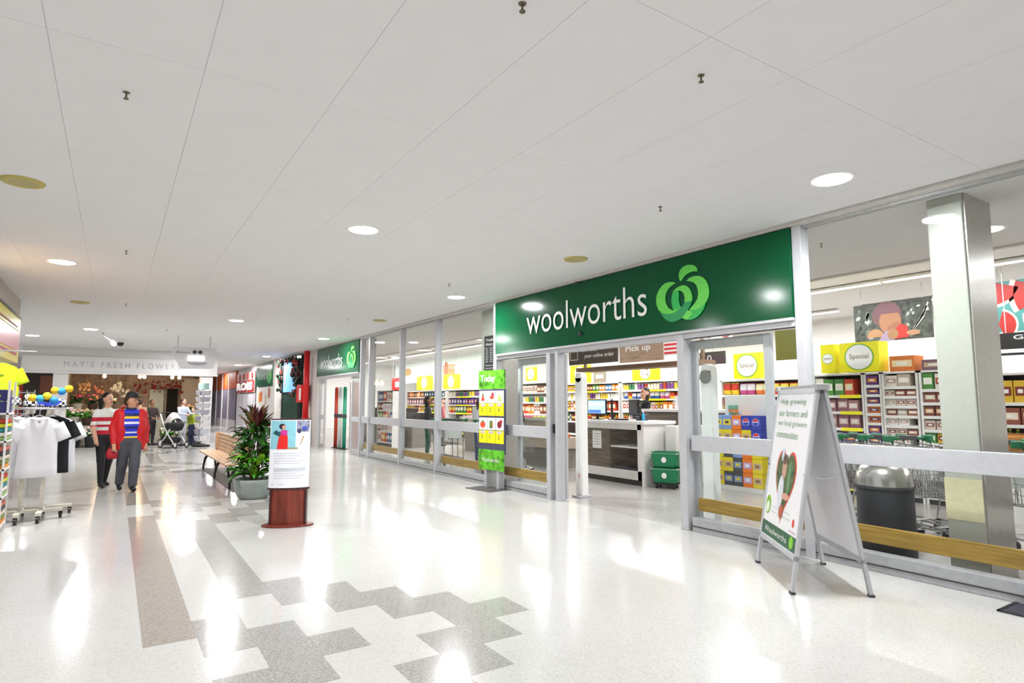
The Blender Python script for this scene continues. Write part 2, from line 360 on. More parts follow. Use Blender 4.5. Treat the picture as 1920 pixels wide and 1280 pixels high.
def fascia(y0, y1, label, yw0, yw1, zb, zt, ylogo, s):
    t = thing('fascia_sign', label, 'sign', (FX-.06, y0, 2.36)); L = y1-y0
    G().box(-.035, 0, .0, .05, L, .925).obj('sign_board', GREEN, t, bevel=.004)
    G().box(-.045, 0, -.03, .05, L, -.0).obj('edge_trim', ALU, t)
    o = Vector((-.036, yw0-y0, zb-2.36))
    text('woolworths', WPLAS, t, o, NX[0], NX[1], yw0-yw1, zt-zb, .012, bold=-.006, res=4)
    applemark(t, (Vector((-.036, ylogo-y0, 2.83-2.36)),)+NX, s)
    return t
fascia(3.61, 9.41, 'long green fascia sign with white lettering and apple mark over the near entrance', 8.38, 5.62, 2.62, 3.05, 5.10, .72)
fascia(16.8, 21.1, 'shorter green fascia sign over the far entrance beside the red post', 20.6, 18.3, 2.6, 3.0, 17.5, .7)
tag(G().ball((FX-.1, 6.98, 2.51), (.035, .05, .035)).obj('dome_sensor', BLACK, None, True), 'small black dome sensor stuck on the near green fascia', 'sensor')
tag(G().ball((FX-.1, 7.05, 3.29), (.03, .06, .03)).obj('dome_sensor', BLACK, None, True), 'small black sensor on the top edge of the near green fascia', 'sensor')
# ------------------------------------------------------------------ columns behind the glass
COLM = M('column_cream', '#b0b1a7', .3, 0, .03); COLS = M('column_steel_side', '#b3aea9', .25, .3, .05)
for k, (yc, wd) in enumerate(((2.37, .28), (10.3, .6), (17.0, .3))):
    r = setting('column_%d' % (k+1), (6.13, yc, 0))
    dp = .58 if k < 2 else .12
    G().box(0, -wd/2, 0, dp, wd/2, H).obj('shaft', COLM, r, bevel=.01)
    G().box(.02, -wd/2-.012, 0, dp-.02, -wd/2, H).obj('side_panel', COLS, r)
    G().box(-.012, -wd/2, .5, 0, wd/2, .85).obj('guard_plate', M('guard_beige', '#cfc9a4', .4), r)
# ------------------------------------------------------------------ downlights, speakers, sprinklers
def downlight(x, y, label, z=H, pw=DOWNLIGHT_W, grp='round ceiling downlights', r0=.15):
    t = thing('downlight', label, 'light', (x, y, z), 0, grp)
    G().lathe([(r0, -.003), (r0*1.16, -.005), (r0*1.22, 0), (r0*1.2, .004)], 28).obj('trim_ring', WHITE, t, True)
    G().lathe([(0, -.012), (r0*.6, -.011), (r0*.94, -.007), (r0, -.002)], 28).obj('diffuser', LAMP, t, True)
    ld = bpy.data.lights.new('downlight_lamp', 'AREA'); ld.shape = 'DISK'; ld.size = r0*1.8; ld.energy = pw; ld.color = (.965, .975, 1.0)
    lo = bpy.data.objects.new('downlight_lamp', ld); COL.objects.link(lo); lo.parent = t; lo.location = (0, 0, -.02)
    return t
for x, y, lb in ((4.87, 2.67, 'large round downlight in the ceiling near the glass column'), (2.13, 6.21, 'round downlight in the middle of the ceiling, nearest the viewer'),
    (4.92, 9.4, 'round downlight just above the left end of the near fascia'), (-.68, 9.81, 'round downlight above the T-shirt rack'),
    (2.2, 14.81, 'round downlight in the middle row, above the bench'), (-.6, 18.56, 'round downlight in the left row, farther back'),
    (4.98, 17.73, 'round downlight before the far green fascia'), (5.0, 25.81, 'small distant downlight beside the hanging blue screen'),
    (5.0, 32.6, 'second most distant downlight along the shop fronts'), (5.0, 41.2, 'most distant downlight along the shop fronts'),
    (2.2, 23.3, 'round downlight before the flower stall'),
    (-2.0, 21.2, 'round downlight beside the yellow fascia'), (-2.0, 27.5, 'small downlight left of the flower stall sign'), (-1.6, 33., 'tiny downlight by the white pier left of the flower stall')):
    downlight(x, y, lb)
for x, y, lb in ((-.6, 1.4, 'left of the camera'), (2.13, -2.2, 'just behind the camera'), (-.6, -6.2, 'far behind the camera'), (-3.6, 4., 'over the near left side'), (-3.6, 12.5, 'inside the clothing shop'), (2.2, 31., 'above the back of the flower stall'), (2.2, 39., 'beyond the flower stall')):
    downlight(x, y, 'round ceiling downlight out of view, '+lb)
downlight(7.7, 2.6, 'downlight inside the shop, above the glass column', pw=40, grp='shop downlights'); downlight(7.6, 17.3, 'downlight inside the shop behind the tall panes', pw=40, grp='shop downlights'); downlight(7.6, 10., 'downlight inside the shop by the till counters', pw=40, grp='shop downlights'); downlight(7.7, 6.2, 'downlight inside the shop over the entrance', pw=40, grp='shop downlights')
SPK = M('speaker_yellowed', '#b9ab62', .5)
for x, y, lb in ((-.74, 6.35, 'round yellowed ceiling speaker at the left edge of the ceiling'), (4.86, 6.01, 'round yellowed ceiling speaker above the near fascia'), (-.63, 13.6, 'small yellowed ceiling speaker in the left row, farther back'), (4.88, 13., 'faint yellowed ceiling speaker above the tall panes')):
    t = thing('ceiling_speaker', lb, 'speaker', (x, y, H), 0, 'ceiling speakers')
    G().lathe([(.1, -.012), (.12, -.02), (.145, -.016), (.155, 0)], 28).obj('rim', SPK, t, True)
    G().lathe([(0, -.01), (.1, -.012)], 28).obj('grille', M('speaker_grille', '#b3a878', .7, bump=.4, scale=300), t, True)
BRASS = M('sprinkler_metal', '#6d6650', .4, .6)
spr = None
for x, y, lb in ((-.04, 4.15, 'black sprinkler head in the upper left ceiling'), (2.67, 2.17, 'sprinkler head in the upper right ceiling'), (4.21, 3.94, 'sprinkler head above the right end of the near fascia'), (.02, 8.65, 'sprinkler head right of the leftmost bright downlight'),
    (4.26, 8.38, 'sprinkler head beside the downlight above the near fascia'), (1.48, 2.2, 'sprinkler head at the top edge of the picture'), (.08, 13.36, 'small sprinkler head far back on the left'), (4.2, 13.1, 'small sprinkler head far back on the right'), (1., 17.6, 'tiny sprinkler head before the flower stall sign'), (6.78, 3.88, 'sprinkler head seen through the pane right of the near fascia'), (6.9, 15.4, 'sprinkler head inside the shop behind the tall panes')):
    if spr is None:
        spr = thing('sprinkler', lb, 'sprinkler', (x, y, H), 0, 'ceiling sprinklers')
        G().lathe([(.0, -.003), (.018, -.003), (.02, 0)], 14).obj('escutcheon', BRASS, spr, True)
        G().cyl((0,0,0), (0,0,-.04), .005, n=8).obj('stem', BRASS, spr)
        G().lathe([(0, -.043), (.014, -.042), (.015, -.038), (0, -.036)], 12).obj('deflector', BRASS, spr, True)
    else: dup(spr, (x, y, H), label=lb)
# ================================================================== things standing in the mall
# ---- A-frame board
def aframe():
    t = thing('sandwich_board', 'tall white aluminium A-frame board with a heart picture, by the glass', 'sign', (5.09, 3.17, 0), math.radians(230.5))
    Z, W, S0 = 1.62, .5, .30
    for sgn in (-1, 1):
        nm = 'front_panel' if sgn < 0 else 'back_panel'
        r = Vector((1, 0, 0)) if sgn < 0 else Vector((-1, 0, 0))
        a = Vector((0, sgn*S0, 0)); b = Vector((0, sgn*.03, Z)); u = (b-a).normalized(); n = r.cross(u); Lg = (b-a).length
        fr = (a, r, u, n)
        panel = G().prism(rect(-W+.02, .27, W-.02, Lg-.02), fr, -.012, 0).obj(nm, M('board_white', '#f1f0f2', .4, 0, .015), t)
        for x in (-W, W-.045): G().prism(rect(x, 0, x+.045, Lg), fr, -.02, .008).obj('leg_rail', ALU, t, bevel=.004)
        for y in (.25, Lg-.05): G().prism(rect(-W, y, W, y+.045), fr, -.02, .008).obj('cross_rail', ALU, t, bevel=.004)
        for x in (-W+.02, W-.02): G().prism(rect(x-.028, -.012, x+.028, .02), fr, -.024, .012).obj('foot_cap', DARK, t)
        if sgn < 0:
            tg = M('faded_green_print', '#8fae8c', .6)
            for k, (s, wd) in enumerate((('Help growing', .66), ('our farmers and', .72), ('our local growers', .74), ('communities', .56))):
                text(s, tg, panel, a+r*(-.38)+u*(1.49-.098*k), r, u, wd, .062, .003, name='print_line')
            hp = [(0, -.30)]
            def heart(k, cx, cy):
                P = []
                for i in range(40):
                    q = 2*PI*i/40; x = 16*math.sin(q)**3; y = 13*math.cos(q)-5*math.cos(2*q)-2*math.cos(3*q)-math.cos(4*q)
                    P.append((cx+x*k/17*-1, cy+y*k*1.35/17))
                return P
            cx, cy = .0, .83
            patch('heart_rim', C('#d8452c'), panel, a, (r, u, n), heart(.275, cx, cy), .002)
            patch('heart_picture', M('garden_picture', '#4c5f34', .6, 0, .7, 22), panel, a, (r, u, n), heart(.25, cx, cy), .004)
            for nm2, c, e in (('picture_face', '#c99b80', (-.03,.93,.055,.09)), ('picture_hair', '#5b4334', (-.03,1.01,.06,.045)), ('picture_shirt', '#d9dce4', (-.07,.72,.07,.15)), ('picture_arm', '#d8a088', (.07,.7,.09,.03)), ('picture_flowers', '#b5563c', (0,.56,.05,.06)), ('picture_leaf', '#5f8d5c', (.11,.86,.04,.14)), ('picture_light', '#cfd6e4', (-.11,1.05,.03,.06))):
                patch(nm2, C(c), panel, a, (r, u, n), ell(*e), .006)
            patch('roundel', C('#7fb51e'), panel, a, (r, u, n), ell(-.36, .57, .065, .085), .003)
            patch('roundel_centre', C('#e6efe0'), panel, a, (r, u, n), ell(-.36, .55, .04, .05), .005)
            for k in range(2): text('supporting local growers with every purchase' if k == 0 else 'find out more in store today', C('#b9c4bb'), panel, a+r*(-.26)+u*(.56-.045*k), r, u, .48 if k == 0 else .5, .022, .003, name='print_line')
            patch('red_mark', C('#d8361f'), panel, a, (r, u, n), ell(.33, .52, .022, .035), .003)
            text('in store', C('#c08080'), panel, a+r*.25+u*.44, r, u, .16, .022, .003, name='print_line')
            patch('green_band', M('board_green_band', '#1f5a37', .4), panel, a, (r, u, n), rect(-W+.045, .30, W-.045, .42), .003)
            text('Woolworths', WPLAS, panel, a+r*(-.37)+u*.335, r, u, .6, .05, .005, name='print_line')
            patch('band_apple', C('#7ec52c'), panel, a, (r, u, n), ell(.34, .365, .045, .05), .005)
    for x in (-.5, .5): G().box(x-.03, -.05, Z-.02, x+.03, .05, Z+.03).obj('hinge', ALUD, t, bevel=.005)
    G().box(-.5, -.02, Z-.0, .5, .02, Z+.025).obj('top_bar', ALUD, t)
    for x in (-.46, .46):
        G().tube([(x, -.165, .92), (x, 0, .89), (x, .165, .92)], .006, 6).obj('spreader', DARK if x < 0 else ALU, t)
aframe()
# ---- produce price stand
def price_stand():
    t = thing('price_stand', 'tall produce price stand with yellow tickets and leafy green header', 'sign', (5.62, 9.35, 0), math.radians(-82))
    W = .36
    G().box(-.27, .05, .02, .27, .07, .62).obj('lower_panel', ALUD, t); G().box(-.2, -.005, .0, -.14, .05, .62).obj('leg', ALU, t); G().box(.14, -.005, 0, .2, .05, .62).obj('leg', ALU, t)
    G().box(-.34, -.32, 0, .34, .3, .012).obj('base_plate', M('dark_base', '#5a5755', .5, .3), t, bevel=.004)
    G().box(-W, -.01, .6, W, .03, 1.73).obj('frame', M('stand_slate', '#4a4a63', .45), t, bevel=.005)
    LEAF = M('leafy_print', '#59b11e', .5, 0, .75, 9)
    hd = G().box(-W, -.015, 1.74, W, .015, 2.07).obj('header', LEAF, t); ft = G().box(-W+.02, -.018, .32, W, -.008, .67).obj('footer', LEAF, t)
    fr = (Vector((1,0,0)), Vector((0,0,1)), Vector((0,-1,0)))
    text('Today', WPLAS, hd, (-.3, -.016, 1.83), fr[0], fr[1], .42, .16, .004, bold=.02); text('Woolworths', WPLAS, ft, (-.25, -.019, .46), fr[0], fr[1], .48, .07, .004)
    cols = ['#c23a2a', '#d8523a', '#b7cc74', '#e0542e', '#3f7f32', '#8c1f2c']
    for row, (zw, zy) in enumerate(((1.49, 1.265), (1.015, .785))):
        for k in range(3):
            x0 = -W+.02+k*.233; 
            c1 = G().box(x0, -.016, zw, x0+.222, -.008, zw+.215).obj('fruit_card', WPLAS, t); c2 = G().box(x0, -.016, zy, x0+.222, -.008, zy+.22).obj('price_card', YEL, t)
            o = Vector((x0+.11, -.016, zw+.1)); cc = C(cols[row*3+k])
            shp = [[(-.05,-.06),(.05,-.06),(.02,.02),(0,.06),(-.02,.02)], ell(.02,0,.06,.03,12)+[], [(-.07,-.06),(.07,-.06),(.05,.0),(.0,.07)], ell(0,-.005,.075,.06,14), [(-.04,-.07),(.05,-.06),(.04,.06),(-.03,.07)], ell(0,0,.06,.06,14)][row*3+k]
            patch('fruit_print', cc, c1, o, fr, shp, .004)
            if row*3+k in (1, 5): patch('fruit_print', C('#b02838'), c1, o, fr, ell(.045, .05, .035, .035, 10), .005)
            if row*3+k in (0, 3, 4): patch('fruit_print', C('#3c8a2c') if row*3+k != 4 else C('#d8663a'), c1, o, fr, ell(.0, .05, .025, .02, 10) if row*3+k != 4 else rect(.02,-.05,.05,.04), .005)
            text(['3', '2', '4', '5', '1', '3'][row*3+k], DARK, c2, (x0+.07, -.016, zy+.07), fr[0], fr[1], None, .07, .004); patch('ticket_tab', C('#c9bfe0'), c2, Vector((x0+.11, -.016, zy+.19)), fr, rect(-.06,-.02,.06,.02), .004)
price_stand()
# ---- display plinth
def plinth():
    t = thing('display_plinth', 'curved poster on a mahogany plinth with an oval foot', 'display stand', (1.86, 7.94, 0), -.36)
    MAH = wood('mahogany', '#5a1e14', '#8a3a28', .3, 'Z', 2.2); RIM = M('dark_rim', '#3a1a18', .35)
    base = [(.305*math.cos(a), .17*math.sin(a)) for a in [2*PI*i/40 for i in range(40)]]
    G().prism(base, ((0,0,0), (1,0,0), (0,1,0), (0,0,1)), 0, .022).obj('oval_foot', MAH, t, bevel=.006)
    def arc(w, bow, n=13, back=0): return [(w*(2*i/(n-1)-1), -bow*(1-(2*i/(n-1)-1)**2)+back) for i in range(n)]
    b = arc(.205, .05)+[(x, y+.11) for x, y in arc(.205, -.03)[::-1]]
    G().prism(b, ((0,-.03,0), (1,0,0), (0,1,0), (0,0,1)), .022, .44).obj('column_body', MAH, t)
    for x in (-.205, .205): G().box(x-.012, -.05, .022, x+.012, .1, .44).obj('edge_strip', RIM, t, bevel=.004)
    G().prism(arc(.245, .055)+[(x, y+.03) for x, y in arc(.245, .055)[::-1]], ((0,-.03,0), (1,0,0), (0,1,0), (0,0,1)), .44, .462).obj('lower_rail', RIM, t)
    G().prism(arc(.235, .055)+[(x, y+.03) for x, y in arc(.235, .055)[::-1]], ((0,-.03,0), (1,0,0), (0,1,0), (0,0,1)), 1.285, 1.3).obj('upper_rail', RIM, t)
    PAPER = M('poster_paper', '#eff0f6', .35, 0, .015)
    G().prism(arc(.235, .055)+[(x, y+.02) for x, y in arc(.235, .055)[::-1]], ((0,-.03,0), (1,0,0), (0,1,0), (0,0,1)), .462, 1.285).obj('poster', PAPER, t)
    def cp(name, mat, pts, d):       # print that follows the bow of the poster
        def bend(x, z): return (x, -.03-.055*(1-(x/.235)**2)-d, z)
        g = G(); x0 = min(p[0] for p in pts); x1 = max(p[0] for p in pts)
        bm = bmesh.new(); vs = [bm.verts.new((x, 0, z)) for x, z in pts]; bm.faces.new(vs)
        for k in range(1, 7):
            c = x0+(x1-x0)*k/7
            bmesh.ops.bisect_plane(bm, geom=bm.verts[:]+bm.edges[:]+bm.faces[:], plane_co=(c,0,0), plane_no=(1,0,0))
        for v in bm.verts: v.co = bend(v.co.x, v.co.z)
        me = bpy.data.meshes.new(name); bm.to_mesh(me); bm.free(); me.materials.append(mat); link(name, me, t)
    cp('sky_print', C('#8cc8d6'), rect(-.225, .93, .07, 1.275), .0015); cp('photo_print', M('grey_photo', '#8f8fa6', .5, 0, .7, 30), [(.08,1.14),(.225,1.14),(.225,1.275),(.08,1.275)], .0015)
    cp('dress_print', C('#e3211c'), [(-.15,.93),(-.02,.93),(-.02,1.06),(-.04,1.15),(-.11,1.15),(-.13,1.07)], .003); cp('bodice_print', C('#cf2f96'), [(-.11,1.1),(-.03,1.1),(-.03,1.16),(-.1,1.16)], .004)
    cp('hair_print', C('#2a2030'), ell(-.09, 1.205, .04, .035, 14), .0035); cp('face_print', C('#d79a86'), ell(-.07, 1.195, .022, .028, 12), .0045); cp('sleeve_print', C('#20505c'), [(-.2,1.12),(-.12,1.08),(-.1,1.13),(-.17,1.16)], .0035)
    cp('spot_print', C('#3a3a58'), ell(.11, 1.15, .025, .03, 12), .003); cp('spot_print', C('#4250b0'), ell(.17, 1.18, .03, .03, 12), .003); cp('gold_print', C('#b08f4a'), [(.12,.98),(.13,.98),(.17,1.09),(.155,1.09)], .003); cp('ground_print', C('#9a9a72'), rect(-.02,.93,.1,.95), .003)
    GL = C('#b9bcc9')
    for k in range(11):
        if k == 5: continue
        cp('text_line', GL, rect(-.18, .875-.03*k, .19-.05*((k*7) % 3), .881-.03*k), .0015)
    cp('text_band', C('#cfd2da'), rect(-.18,.66,.2,.7), .0012); cp('text_line', GL, rect(-.2,.5,-.17,.51), .0015); cp('text_line', GL, rect(-.12,.5,-.05,.507), .0015)
plinth()
# ---- planter with broad-leaved plant
def leafmesh(name, L, W, mat, droop=.5, n=7, fold=.25):
    g = G(); rows = []
    for i in range(n+1):
        s = i/n; wd = W*(math.sin(PI*min(1, s*.92+.06))**.8)*(.55+.45*(1-s)) if i < n else .002
        x = L*(s-droop*.28*s**3); z = L*(.55*s-droop*.85*s*s)
        rows.append([(x, -wd, z+fold*wd), (x, 0, z), (x, wd, z+fold*wd)])
    vs = [p for r in rows for p in r]+[(p[0], p[1], p[2]-.002) for r in rows for p in r]; k = 3*(n+1); fs = []
    for i in range(n):
        for c in (0, 1):
            a = i*3+c; fs.append((a, a+1, a+4, a+3)); fs.append((k+a, k+a+3, k+a+4, k+a+1))
    g.add(vs, fs); return g.mesh(name, mat, True)
LG = M('leaf_green', '#3f8a1c', .35, 0, .35, 9); LD = M('leaf_dark_green', '#1f4a14', .35, 0, .3, 9); LY = M('leaf_lime', '#86bd2a', .4, 0, .3, 9); LR = M('leaf_burgundy', '#4a1a1c', .4, 0, .4, 9); LT = M('leaf_brown', '#7a5a34', .5, 0, .4, 9)
def planter():
    t = thing('planter', 'grey round planter with broad green and burgundy leaves beside the bench', 'plant', (1.92, 10.5, 0))
    G().lathe([(0, .0), (.2, 0), (.235, .03), (.28, .13), (.3, .25), (.31, .3), (.295, .305), (.28, .29), (.27, .26)], 40).obj('pot', M('pot_grey', '#8f9794', .55, 0, .1, 12), t, True)
    G().lathe([(0, .265), (.275, .26)], 30).obj('soil', M('soil', '#3a2c1f', .9, bump=.5, scale=60), t)
    st = G()
    for k in range(6):
        a = k*1.05; st.tube([(.05*math.cos(a), .05*math.sin(a), .25), (.08*math.cos(a), .08*math.sin(a), .6), (.11*math.cos(a), .11*math.sin(a), .9+.06*k)], .012, 6)
    st.obj('stems', M('stem_brown', '#5a4a2a', .7), t)['kind'] = 'stuff'
    mes = [leafmesh('leaf', .36, .05, LG, .6), leafmesh('leaf', .38, .05, LD, .75), leafmesh('leaf', .32, .055, LY, .5), leafmesh('leaf', .32, .04, LR, .3), leafmesh('leaf', .28, .035, LT, .15)]
    rnd = random.Random(4)
    for k in range(270):
        f = k/270; a = k*2.39996+rnd.uniform(-.3, .3)
        if f < .35: z = .3+.35*rnd.random(); me = rnd.choice((mes[0], mes[2], mes[0], mes[1])); pit = rnd.uniform(-.4, .5); rr = rnd.uniform(.05, .16)
        elif f < .8: z = .6+.55*rnd.random(); me = rnd.choice((mes[1], mes[0], mes[1], mes[1], mes[3])); pit = rnd.uniform(-.3, .9); rr = rnd.uniform(.03, .14)
        else: z = 1.0+.22*rnd.random(); me = rnd.choice((mes[3], mes[4], mes[3], mes[1])); pit = rnd.uniform(-1.1, .0); rr = rnd.uniform(.02, .12)
        o = link('leaf', me, t, loc=(rr*math.cos(a), rr*math.sin(a), z)); o.rotation_euler = (rnd.uniform(-.5, .5), pit-.15, a); s = rnd.uniform(.75, 1.15); o.scale = (s, s, s)
planter()
# ---- long slatted bench
def bench():
    t = thing('slatted_bench', 'long pale timber slatted bench with black curved legs', 'bench', (1.64, 11.55, 0))
    TIM = wood('bench_timber', '#c2966a', '#dcb58a', .4, 'Y', 2.0); L = 3.95
    for k in range(4): G().box(.0+k*.09, 0, .415, .083+k*.09, L, .445).obj('seat_slat', TIM, t, bevel=.006)
    for k in range(5):
        x = .345+.012*k; z = .46+k*.075
        G().box(x, 0, z, x+.028, L, z+.066).obj('back_slat', TIM, t, bevel=.006)
    for y in (.12, L/2, L-.12):
        g = G(); pts = [(.1, 0, .012), (.1, 0, .1), (.13, 0, .25), (.2, 0, .37), (.3, 0, .395), (.36, 0, .43), (.4, 0, .6), (.43, 0, .82)]
        g.tube([(a[0], y, a[2]) for a in pts], [.02, .022, .028, .032, .03, .028, .024, .02], 8)
        g.cyl((.3, y, .395), (.36, y, .012), .022, n=8)
        g.obj('leg_frame', BLACK, t, True)
        G().box(.02, y-.03, .395, .36, y+.03, .416).obj('seat_bracket', BLACK, t)
    for y in (0, L): G().box(.34, y-.02, .45, .42, y+.02, .83).obj('end_board', TIM, t, bevel=.006)
bench()
mt = thing('ribbed_floor_strip', 'dark ribbed strip on the floor under the timber bench', 'mat', (1.74, 11.35, 0))  # flat dark strip with paler ribs, under the bench
G().box(0, 0, .001, .62, 4.3, .008).obj('backing', M('ribbed_grey', '#5f5a55', .7), mt)
for k in range(14): G().box(.01+k*.044, .01, .008, .035+k*.044, 4.29, .014).obj('rib', M('rib_grey', '#77716b', .6), mt)
# ---- small floor mats by the glass
for x, y, lx, ly, lb in ((5.43, 1.35, .36, .6, 'black rubber mat on the floor at the right edge, against the glass'),):
    t = thing('rubber_mat', lb, 'mat', (x, y, 0))
    G().box(0, 0, .001, lx, ly, .008).obj('mat_body', M('mat_charcoal', '#3b3744', .7, bump=.3, scale=200), t)
    G().box(0, 0, .008, .025, ly, .011).obj('mat_edge', BLACK, t); G().box(0, ly-.025, .008, lx, ly, .011).obj('mat_edge', BLACK, t)
# ---- anti-theft pedestals in the doorway
for x, y, lb in ((6.35, 7.75, 'tall white security pedestal inside the left door post'), (6.3, 5.15, 'tall pale security pedestal with a grey disc behind the right door')):
    t = thing('security_pedestal', lb, 'pedestal', (x, y, 0), 0, 'security pedestals')
    g = G(); g.box(-.06, -.085, .03, .06, .085, 1.9); g.cyl((-.06, 0, 1.9), (.06, 0, 1.9), .085, n=20); g.obj('pedestal_body', WPLAS, t, bevel=.008)
    G().box(-.13, -.1, 0, .13, .1, .03).obj('foot_plate', ALU, t, bevel=.005)
    if y < 6: G().cyl((-.075, 0, 1.82), (-.06, 0, 1.82), .085, n=24).obj('disc', M('disc_grey', '#8a8a86', .5), t)
    else: G().box(-.064, -.012, .3, -.06, .012, .36).obj('sticker', C('#e8a0a8'), t)
# ---- opening hours board on the column
t = thing('hours_board', 'black opening-hours board with white lettering on the pier beside the fascia', 'sign', (6.1, 9.92, 2.12))
G().box(0, 0, 0, .018, .52, .68).obj('board', BLACK, t)
text('Trading', WPLAS, t, (0, .45, .56), NX[0], NX[1], .34, .06); text('Hours', WPLAS, t, (0, .45, .49), NX[0], NX[1], .24, .05)
for k, dname in enumerate(('Mon', 'Tue', 'Wed', 'Thu', 'Fri', 'Sat', 'Sun')):
    for q, s in enumerate((dname, '7am', '10pm')): text(s, WPLAS, t, (0, .46-.16*q, .42-.043*k), NX[0], NX[1], .09, .026, .003, res=2)
text('Public holidays may vary', WPLAS, t, (0, .46, .08), NX[0], NX[1], .38, .03, .003, res=2); text('See in store', WPLAS, t, (0, .46, .03), NX[0], NX[1], .3, .03, .003, res=2)
# ---- red post, extinguisher, wet-floor board, screens farther along
RED = M('post_red', '#d51316', .35)
t = thing('red_post', 'bright red post beside the far green fascia', 'post', (5.62, 22.0, 0)); G().cyl((0,0,.95), (0,0,3.3), .1, n=20).obj('shaft', RED, t, True); G().cyl((0,0,0), (0,0,.95), .1, n=20).obj('black_sleeve', BLACK, t, True); G().cyl((0,0,.93), (0,0,.98), .115, n=20).obj('collar', RED, t, True)
t = thing('fire_extinguisher', 'red fire extinguisher hanging low on the red post', 'extinguisher', (5.5, 21.86, .1)); G().lathe([(0,0),(.08,0),(.085,.03),(.085,.46),(.06,.55),(.03,.58),(.03,.63),(0,.63)], 18).obj('cylinder_body', RED, t, True); G().box(-.03,-.06,.63,.03,.08,.68).obj('handle', BLACK, t); G().lathe([(.087,.18),(.087,.34)], 18).obj('label_band', WPLAS, t, True); G().tube([(.0,.06,.65),(.05,.12,.55),(.09,.09,.3)], .012, 6).obj('hose', BLACK, t)
t = thing('fire_hose_cabinet', 'small red box fixed above the fire extinguisher', 'box', (5.6, 22.09, 1.5)); G().box(-.12,0,0,.15,.7,.62).obj('cabinet', RED, t, bevel=.01); G().box(-.125,.06,.08,-.12,.3,.5).obj('notice', WPLAS, t)
t = thing('wet_floor_board', 'yellow folded caution board leaning by the red post', 'sign', (5.3, 22.3, 0), -.2); YC = C('#e8c010')
G().prism([(-.15,0),(.15,0),(.11,.62),(-.11,.62)], ((0,-.1,0),(1,0,0),(0,.12,.99),(0,-.99,.12)), -.01, 0).obj('front_leaf', YC, t); G().prism([(-.15,0),(.15,0),(.11,.62),(-.11,.62)], ((0,.1,0),(1,0,0),(0,-.12,.99),(0,.99,.12)), 0, .01).obj('back_leaf', YC, t)
